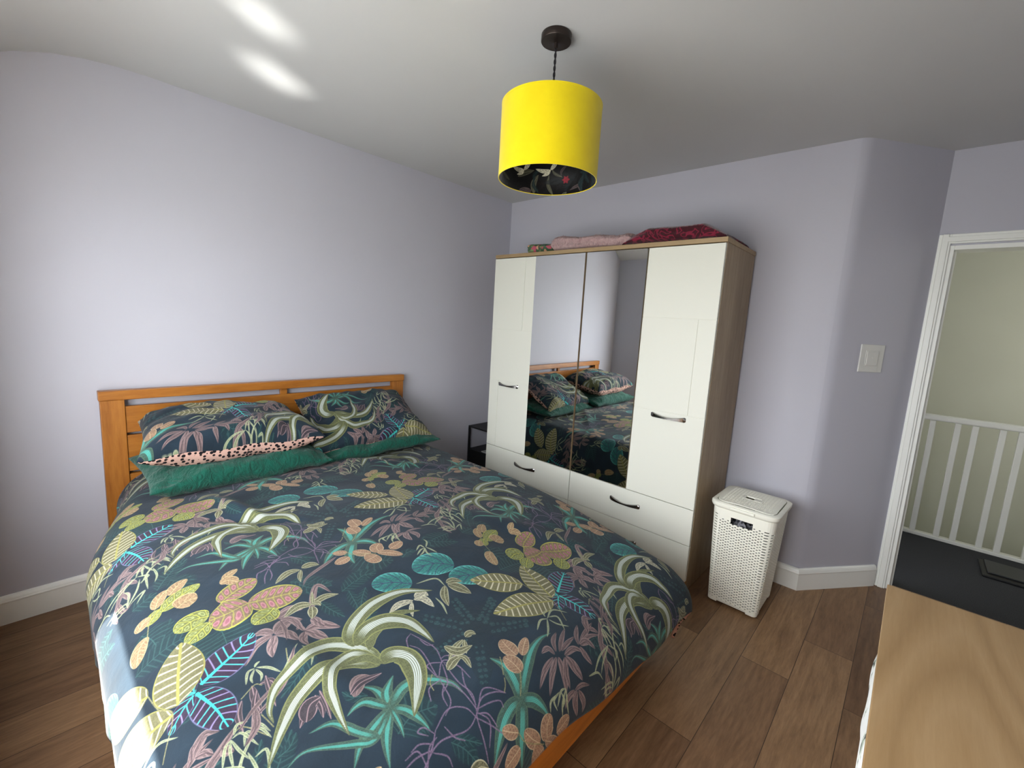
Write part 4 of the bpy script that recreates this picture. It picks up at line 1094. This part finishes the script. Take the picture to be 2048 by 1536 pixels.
folded('quilt', 'small green and pink floral quilt rolled on the wardrobe top', 'quilt', 0.615, 0.835, -0.47, -0.14, WZT, lambda s: 0.076 - 0.012 * s, M['floral'], 3, TB, fuzz=0.002)
folded('fleece_throw', 'fluffy dusty pink throw folded on the wardrobe top', 'blanket', 0.812, 1.405, -0.475, -0.12, WZT, lambda s: 0.094 + 0.010 * math.sin(4.5 * s + 1.2) + 0.006 * math.sin(13 * s), M['fleece'], 5, TB, n=140, fuzz=0.004, pile=9000)
def hred(s):
    return 0.088 * min(1, s / 0.25) ** 0.6 * (1 if s < 0.78 else max(0.12, 1 - (s - 0.78) / 0.22 * 0.9)) + 0.012
folded('velvet_throw', 'crimson velvet damask throw sloping off at the wardrobe end', 'blanket', 1.36, 1.935, -0.48, -0.10, WZT, hred, M['damask'], 8, TB, n=120, fuzz=0.001, edge=0)

# ------------------------------------------------------------------ black side table in the corner
t = thing('side_table', 'black metal two-tier side table in the corner behind the wardrobe', 'table', (0.18, -0.23, 0.0))
tx0, tx1, ty0, ty1 = 0.020, 0.338, -0.404, -0.06
obj('tabletop', bx(tx0, tx1, ty0, ty1, 0.506, 0.520, 0.002), M['black_metal'], t)
obj('shelf', bx(tx0 + 0.002, tx1 - 0.002, ty0 + 0.002, ty1 - 0.002, 0.308, 0.321, 0.002), M['black_metal'], t)
for xx in (tx0, tx1 - 0.014):
    for yy in (ty0, ty1 - 0.014):
        obj('leg', bx(xx, xx + 0.014, yy, yy + 0.014, 0.0, 0.506, 0.001), M['black_metal'], t)
obj('side_panel', bx(tx0 + 0.014, tx1 - 0.014, ty0 + 0.004, ty0 + 0.008, 0.03, 0.308), M['black_metal'], t)
obj('side_panel', bx(tx0 + 0.004, tx0 + 0.008, ty0 + 0.014, ty1 - 0.014, 0.03, 0.308), M['black_metal'], t)
bm = bx(0.17, 0.262, -0.385, -0.325, 0.3212, 0.329, 0.001)
o = obj('booklet', bm, M['paper']); tag(o, 'thin grey booklet lying on the lower shelf of the side table', 'booklet')

# ------------------------------------------------------------------ laundry hamper
ht = thing('laundry_hamper', 'tall ivory rattan-pattern laundry hamper beside the wardrobe', 'hamper', (2.178, -0.335, 0.0))
HZ = 0.535
def ham(zf, inset=0.0):
    """rounded rectangle corners at height fraction: (x0, x1, y0, y1, radius)"""
    return (2.060 - 0.030 * zf + inset, 2.297 + 0.030 * zf - inset, -0.487 - 0.008 * zf + inset, -0.182 + 0.0 * zf - inset, 0.022 + 0.022 * zf)
def ring(zf, per, inset=0.0):
    x0, x1, y0, y1, r = ham(zf, inset)
    seg = [((x0 + r, y0), (x1 - r, y0)), ((x1, y0 + r), (x1, y1 - r)), ((x1 - r, y1), (x0 + r, y1)), ((x0, y1 - r), (x0, y0 + r))]
    cen = [(x1 - r, y0 + r, -90), (x1 - r, y1 - r, 0), (x0 + r, y1 - r, 90), (x0 + r, y0 + r, 180)]
    out = []
    for (a, b), (cx_, cy_, a0) in zip(seg, cen):
        for i in range(per):
            q = i / per
            out.append((a[0] + (b[0] - a[0]) * q, a[1] + (b[1] - a[1]) * q))
        for i in range(6):
            th = math.radians(a0 + 90 * i / 6)
            out.append((cx_ + r * math.cos(th), cy_ + r * math.sin(th)))
    return out
PER, ROWS = 51, 108
NR = 4 * (PER + 6)
V, F = [], []
z0h = 0.012
for j in range(ROWS + 1):
    zf = j / ROWS
    z = z0h + (HZ - z0h) * zf
    for x, y in ring(zf, PER):
        # little weave relief
        V.append((x, y, z))
hole_z = lambda z: False
for j in range(ROWS):
    z = z0h + (HZ - z0h) * (j + 0.5) / ROWS
    for i in range(NR):
        side, q = divmod(i, PER + 6)
        a, b = j * NR + i, j * NR + (i + 1) % NR
        if q < PER + 6:
            # woven slots: 3-wide cells, each second column shifted by half a row; feet arch at the bottom; hand hole in front
            col, cq = divmod(q, 3)
            row, rq = divmod(j + (1 if col % 2 else 0), 3)
            solid_top = z > HZ - 0.070 if side in (0, 2) else z > HZ - 0.05
            if cq in (0, 1) and rq == 1 and not solid_top and z > 0.03 and 0 <= q:
                continue
            if z < 0.026 and 7 <= q <= PER - 8:
                continue
            if side == 0 and HZ - 0.082 < z < HZ - 0.050 and 13 <= q <= 37:
                continue
        F.append((a, b, b + NR, a + NR))
bo = obj('basket', (V, F), M['plastic'], ht)
so = bo.modifiers.new('wall', 'SOLIDIFY'); so.thickness = 0.003; so.offset = -1
# rolled rim
bm = bmesh.new()
rimz = [(0.000, HZ - 0.014), (-0.006, HZ - 0.010), (-0.010, HZ), (-0.010, HZ + 0.014), (-0.004, HZ + 0.019), (0.010, HZ + 0.019), (0.012, HZ - 0.004)]
rings = [[bm.verts.new((x, y, z)) for x, y in ring(1.0, 12, ins)] for ins, z in rimz]
nr = len(rings[0])
for q in range(len(rings)):
    a, b = rings[q], rings[(q + 1) % len(rings)]
    for i in range(nr):
        bm.faces.new((a[i], a[(i + 1) % nr], b[(i + 1) % nr], b[i]))
obj('rim', bm, M['plastic'], ht, smooth=True, angle=0.8)
obj('hamper_base', bx(2.066, 2.290, -0.479, -0.190, 0.014, 0.020), M['plastic'], ht)
# lid: slightly domed, with woven holes and a recessed grip
bm = bmesh.new()
lx0, lx1, ly0, ly1, lr = ham(1.0, 0.014)
NX, NY = 54, 60
vv = {}
def inlid(x, y):
    dx = max(lx0 + lr - x, x - (lx1 - lr), 0); dy = max(ly0 + lr - y, y - (ly1 - lr), 0)
    return math.hypot(dx, dy) <= lr
gx, gy = (lx0 + lx1) / 2 + 0.006, (ly0 + ly1) / 2 - 0.01
def lz(x, y):
    q = ((x - (lx0 + lx1) / 2) / (lx1 - lx0) * 2) ** 2 + ((y - (ly0 + ly1) / 2) / (ly1 - ly0) * 2) ** 2
    return HZ + 0.016 + 0.010 * max(0, 1 - 0.55 * q)
def snap(x, y):
    # pull outside points on to the rounded outline
    cx_ = min(max(x, lx0 + lr), lx1 - lr); cy_ = min(max(y, ly0 + lr), ly1 - lr)
    d = math.hypot(x - cx_, y - cy_)
    if d > lr:
        x, y = cx_ + (x - cx_) * lr / d, cy_ + (y - cy_) * lr / d
    return x, y
for i in range(NX + 1):
    for j in range(NY + 1):
        x, y = snap(lx0 + (lx1 - lx0) * i / NX, ly0 + (ly1 - ly0) * j / NY)
        vv[i, j] = bm.verts.new((x, y, lz(x, y)))
for i in range(NX):
    for j in range(NY):
        xm, ym = lx0 + (lx1 - lx0) * (i + 0.5) / NX, ly0 + (ly1 - ly0) * (j + 0.5) / NY
        grip = abs(xm - gx) < 0.040 and abs(ym - gy) < 0.022
        border = i < 4 or j < 4 or i > NX - 5 or j > NY - 5 or not inlid(xm, ym)
        if grip:
            continue
        if not border and (i % 3) != 0 and ((j + (1 if (i // 3) % 2 else 0)) % 3) == 1 and not (abs(xm - gx) < 0.05 and abs(ym - gy) < 0.03):
            continue
        try:
            bm.faces.new((vv[i, j], vv[i + 1, j], vv[i + 1, j + 1], vv[i, j + 1]))
        except ValueError:
            pass
bmesh.ops.remove_doubles(bm, verts=bm.verts[:], dist=0.0004)
lo = obj('lid', bm, M['plastic'], ht)
so = lo.modifiers.new('wall', 'SOLIDIFY'); so.thickness = 0.004; so.offset = 1
bm = bmesh.new()
zc = lz(gx, gy) + 0.001
box(bm, gx - 0.046, gx - 0.036, gy - 0.028, gy + 0.028, zc - 0.004, zc + 0.004, 0.002)
box(bm, gx + 0.036, gx + 0.046, gy - 0.028, gy + 0.028, zc - 0.004, zc + 0.004, 0.002)
box(bm, gx - 0.036, gx + 0.036, gy - 0.028, gy - 0.020, zc - 0.004, zc + 0.004, 0.002)
box(bm, gx - 0.036, gx + 0.036, gy + 0.020, gy + 0.028, zc - 0.004, zc + 0.004, 0.002)
box(bm, gx - 0.040, gx + 0.040, gy - 0.024, gy + 0.024, zc - 0.020, zc - 0.017, 0.001)
box(bm, gx - 0.040, gx - 0.037, gy - 0.024, gy + 0.024, zc - 0.018, zc - 0.002, 0.001)
box(bm, gx + 0.005, gx + 0.036, gy - 0.021, gy + 0.021, zc - 0.003, zc + 0.002, 0.0015)
obj('lid_grip', bm, M['plastic'], lo)
fx0, fx1 = (lx0 + lx1) / 2 - 0.055, (lx0 + lx1) / 2 + 0.055
bm = bx(fx0, fx1, -0.513, -0.503, HZ - 0.003, HZ + 0.010, 0.003)
obj('catch', bm, M['plastic'], lo)
# clothes inside
V = []
r = np.random.default_rng(4)
for i in range(24):
    for j in range(24):
        x = 2.075 + 0.205 * i / 23; y = -0.470 + 0.27 * j / 23
        V.append((x, y, 0.44 + 0.035 * math.sin(i * 0.7 + 0.5 * j) * math.sin(j * 0.45 + 1) + 0.012 * r.uniform(-1, 1)))
n = len(V)
V += [(x, y, 0.03) for x, y, z in V]
F = grid_faces(24, 24) + [tuple(n + k for k in f[::-1]) for f in grid_faces(24, 24)]
for k in range(23):
    for (a, b) in ((k, k + 1), (23 * 24 + k, 23 * 24 + k + 1), (k * 24, k * 24 + 24), (k * 24 + 23, k * 24 + 47)):
        F.append((a, b, b + n, a + n))
o = obj('laundry', (V, F), M['laundry'], None, smooth=True, angle=0.8)
tag(o, 'crumpled dark grey laundry showing through the hand hole of the hamper', 'laundry')
o['kind'] = 'stuff'

# ------------------------------------------------------------------ light switch on the angled wall
s0 = Vector((2.3804, 0.0, 0)); A = Vector((_d.x, _d.y, 0)); N = Vector((n3.x, n3.y, 0))
t = thing('light_switch', 'square white light switch plate on the shaded angled wall', 'light switch', tuple(s0 + A * 0.239 + Vector((0, 0, 1.32))))
def onwall(bm, a0, a1, z0, z1, n0, n1, bev):
    b2 = bmesh.new()
    box(b2, a0, a1, n0, n1, z0, z1, bev)
    for vtx in b2.verts:
        q = s0 + A * vtx.co.x + N * vtx.co.y
        vtx.co = (q.x, q.y, vtx.co.z)
    me = bpy.data.meshes.new('tmp'); b2.to_mesh(me); b2.free(); bm.from_mesh(me); bpy.data.meshes.remove(me)
bm = bmesh.new(); onwall(bm, 0.1655, 0.3125, 1.247, 1.394, 0.0, 0.007, 0.002)
onwall(bm, 0.196, 0.278, 1.277, 1.364, 0.0065, 0.009, 0.001)
obj('plate', bm, M['switch'], t)
bm = bmesh.new(); onwall(bm, 0.202, 0.272, 1.283, 1.358, 0.009, 0.0125, 0.0015)
onwall(bm, 0.235, 0.2375, 1.315, 1.330, 0.0125, 0.0138, 0.0004)
obj('rocker', bm, M['switch'], t)

# ------------------------------------------------------------------ pendant lamp
LX, LY, LR, LZ0, LZ1 = 1.6347, -1.5331, 0.1775, 1.9172, 2.1660
t = thing('pendant_lamp', 'bright yellow drum shade hanging from the ceiling, dark leafy lining', 'lamp', (LX, LY, H))
bm = bmesh.new()
rg = lathe(bm, LX, LY, [(0.0005, H - 0.0005), (0.052, H - 0.0005), (0.053, H - 0.002), (0.053, H - 0.021), (0.0515, H - 0.0235), (0.012, H - 0.024), (0.0075, H - 0.026), (0.0065, H - 0.044), (0.0005, H - 0.044)], 56)
obj('ceiling_rose', bm, M['bronze'], t, smooth=True, angle=0.7)
bm = bmesh.new()
ph0 = 0
for k in range(2):
    tube(bm, [(LX + 0.0024 * math.cos(q * 0.55 + k * math.pi), LY + 0.0024 * math.sin(q * 0.55 + k * math.pi), H - 0.04 - (H - 0.04 - (LZ0 + 0.115)) * q / 90) for q in range(91)], 0.0024, 6)
obj('cord', bm, M['cord'], t, smooth=True)
bm = bmesh.new()
rr = lathe(bm, LX, LY, [(LR - 0.0028, LZ1 - 0.002), (LR - 0.0012, LZ1), (LR + 0.0006, LZ1), (LR + 0.0006, LZ1 - 0.006), (LR, LZ1 - 0.0065), (LR, LZ0 + 0.0065), (LR + 0.0006, LZ0 + 0.006), (LR + 0.0006, LZ0), (LR - 0.0012, LZ0), (LR - 0.0032, LZ0 + 0.002)], 128)
obj('lamp_shade', bm, M['yellow'], t, smooth=True, angle=0.7)
V, F, uvs = [], [], []
nL = 129
for i in range(nL):
    th = 2 * math.pi * i / (nL - 1)
    for z in (LZ0 + 0.0015, LZ0 + 0.0015 + (LZ1 - LZ0 - 0.003) * 0.5, LZ1 - 0.0015):
        V.append((LX + (LR - 0.0032) * math.cos(th), LY + (LR - 0.0032) * math.sin(th), z))
F = grid_faces(nL, 3)
lin = obj('shade_lining', (V, F), M['lining'], t, smooth=True)
lin['label'] = 'black lining printed with leaves, birds and flowers'
uvl = lin.data.uv_layers.new(name='lining')
for lp in lin.data.loops:
    i, j = divmod(lp.vertex_index, 3)
    uvl.data[lp.index].uv = (i / (nL - 1), j / 2 * 0.9)
so = lin.modifiers.new('card', 'SOLIDIFY'); so.thickness = 0.0008; so.offset = 0
bm = bmesh.new()
zf = LZ0 + 0.115
lathe(bm, LX, LY, [(0.0005, zf + 0.012), (0.012, zf + 0.012), (0.019, zf), (0.019, zf - 0.045), (0.0005, zf - 0.045)], 24)
obj('bulb_holder', bm, M['cord'], t, smooth=True, angle=0.7)
bm = bmesh.new()
for k in range(3):
    th = k * 2 * math.pi / 3 + 0.4
    tube(bm, [(LX + 0.018 * math.cos(th), LY + 0.018 * math.sin(th), zf), (LX + 0.09 * math.cos(th), LY + 0.09 * math.sin(th), zf + 0.02), (LX + (LR - 0.004) * math.cos(th), LY + (LR - 0.004) * math.sin(th), LZ1 - 0.006)], 0.0016, 6)
obj('shade_ring', bm, M['bronze'], t, smooth=True)

# ------------------------------------------------------------------ chest of drawers
KX, KY1, KY0, KZ, KXB = 2.732, -1.399, -2.80, 0.80, 3.235
t = thing('chest_of_drawers', 'birch veneer chest of drawers with a plain pale wooden top near the doorway', 'chest of drawers', (2.98, -2.10, 0.0))
obj('tabletop', bx(KX, KXB, KY0, KY1, KZ - 0.022, KZ, 0.0012), M['birch'], t)
obj('side_panel', bx(KX + 0.022, KXB - 0.004, KY1 - 0.024, KY1 - 0.006, 0.0, KZ - 0.022, 0.001), M['birch_edge'], t)
obj('side_panel', bx(KX + 0.022, KXB - 0.004, KY0 + 0.006, KY0 + 0.024, 0.0, KZ - 0.022, 0.001), M['birch_edge'], t)
obj('back_panel', bx(KXB - 0.012, KXB - 0.006, KY0 + 0.024, KY1 - 0.024, 0.05, KZ - 0.022), M['birch_edge'], t)
obj('plinth', bx(KX + 0.05, KX + 0.066, KY0 + 0.024, KY1 - 0.024, 0.0, 0.06), M['birch_edge'], t)
for c_ in range(2):
    a = KY0 + 0.026 + c_ * (KY1 - KY0 - 0.05) / 2 + 0.002
    b = a + (KY1 - KY0 - 0.05) / 2 - 0.004
    for k in range(3):
        za = 0.064 + k * 0.236
        d = obj('drawer', bx(KX + 0.024, KX + 0.042, a, b, za, za + 0.230 - (0.03 if k == 2 else 0), 0.0015), M['birch_edge'], t)
# white patterned clothing caught in the top drawer, its edge poking out under the top
V = []
n, m_ = 70, 16
r = np.random.default_rng(12)
for i in range(n):
    s = i / (n - 1)
    y = -1.64 - 0.98 * s
    out = 0.001 + 0.012 * s + (0.0005 + 0.003 * s) * math.sin(17 * s) + 0.001 * math.sin(41 * s + 1)
    out = max(0.0005, out * min(1.0, s / 0.08))
    for j in range(m_):
        q = j / (m_ - 1)
        dep = math.sin(math.pi * min(q * 0.9 + 0.1, 1.0)) ** 0.6
        x = KX + 0.022 - (0.022 + out) * dep
        z = KZ - 0.026 - 0.16 * q + 0.006 * math.sin(23 * s + 4 * q)
        V.append((x + 0.0015 * math.sin(31 * s + 9 * q) * dep, y, z))
o = obj('patterned_cloth', (V, grid_faces(n, m_)), M['sprig'], None, smooth=True)
so = o.modifiers.new('cloth', 'SOLIDIFY'); so.thickness = 0.003; so.offset = 0
tag(o, 'white cloth with dark marks poking out along the side of the birch chest', 'cloth')
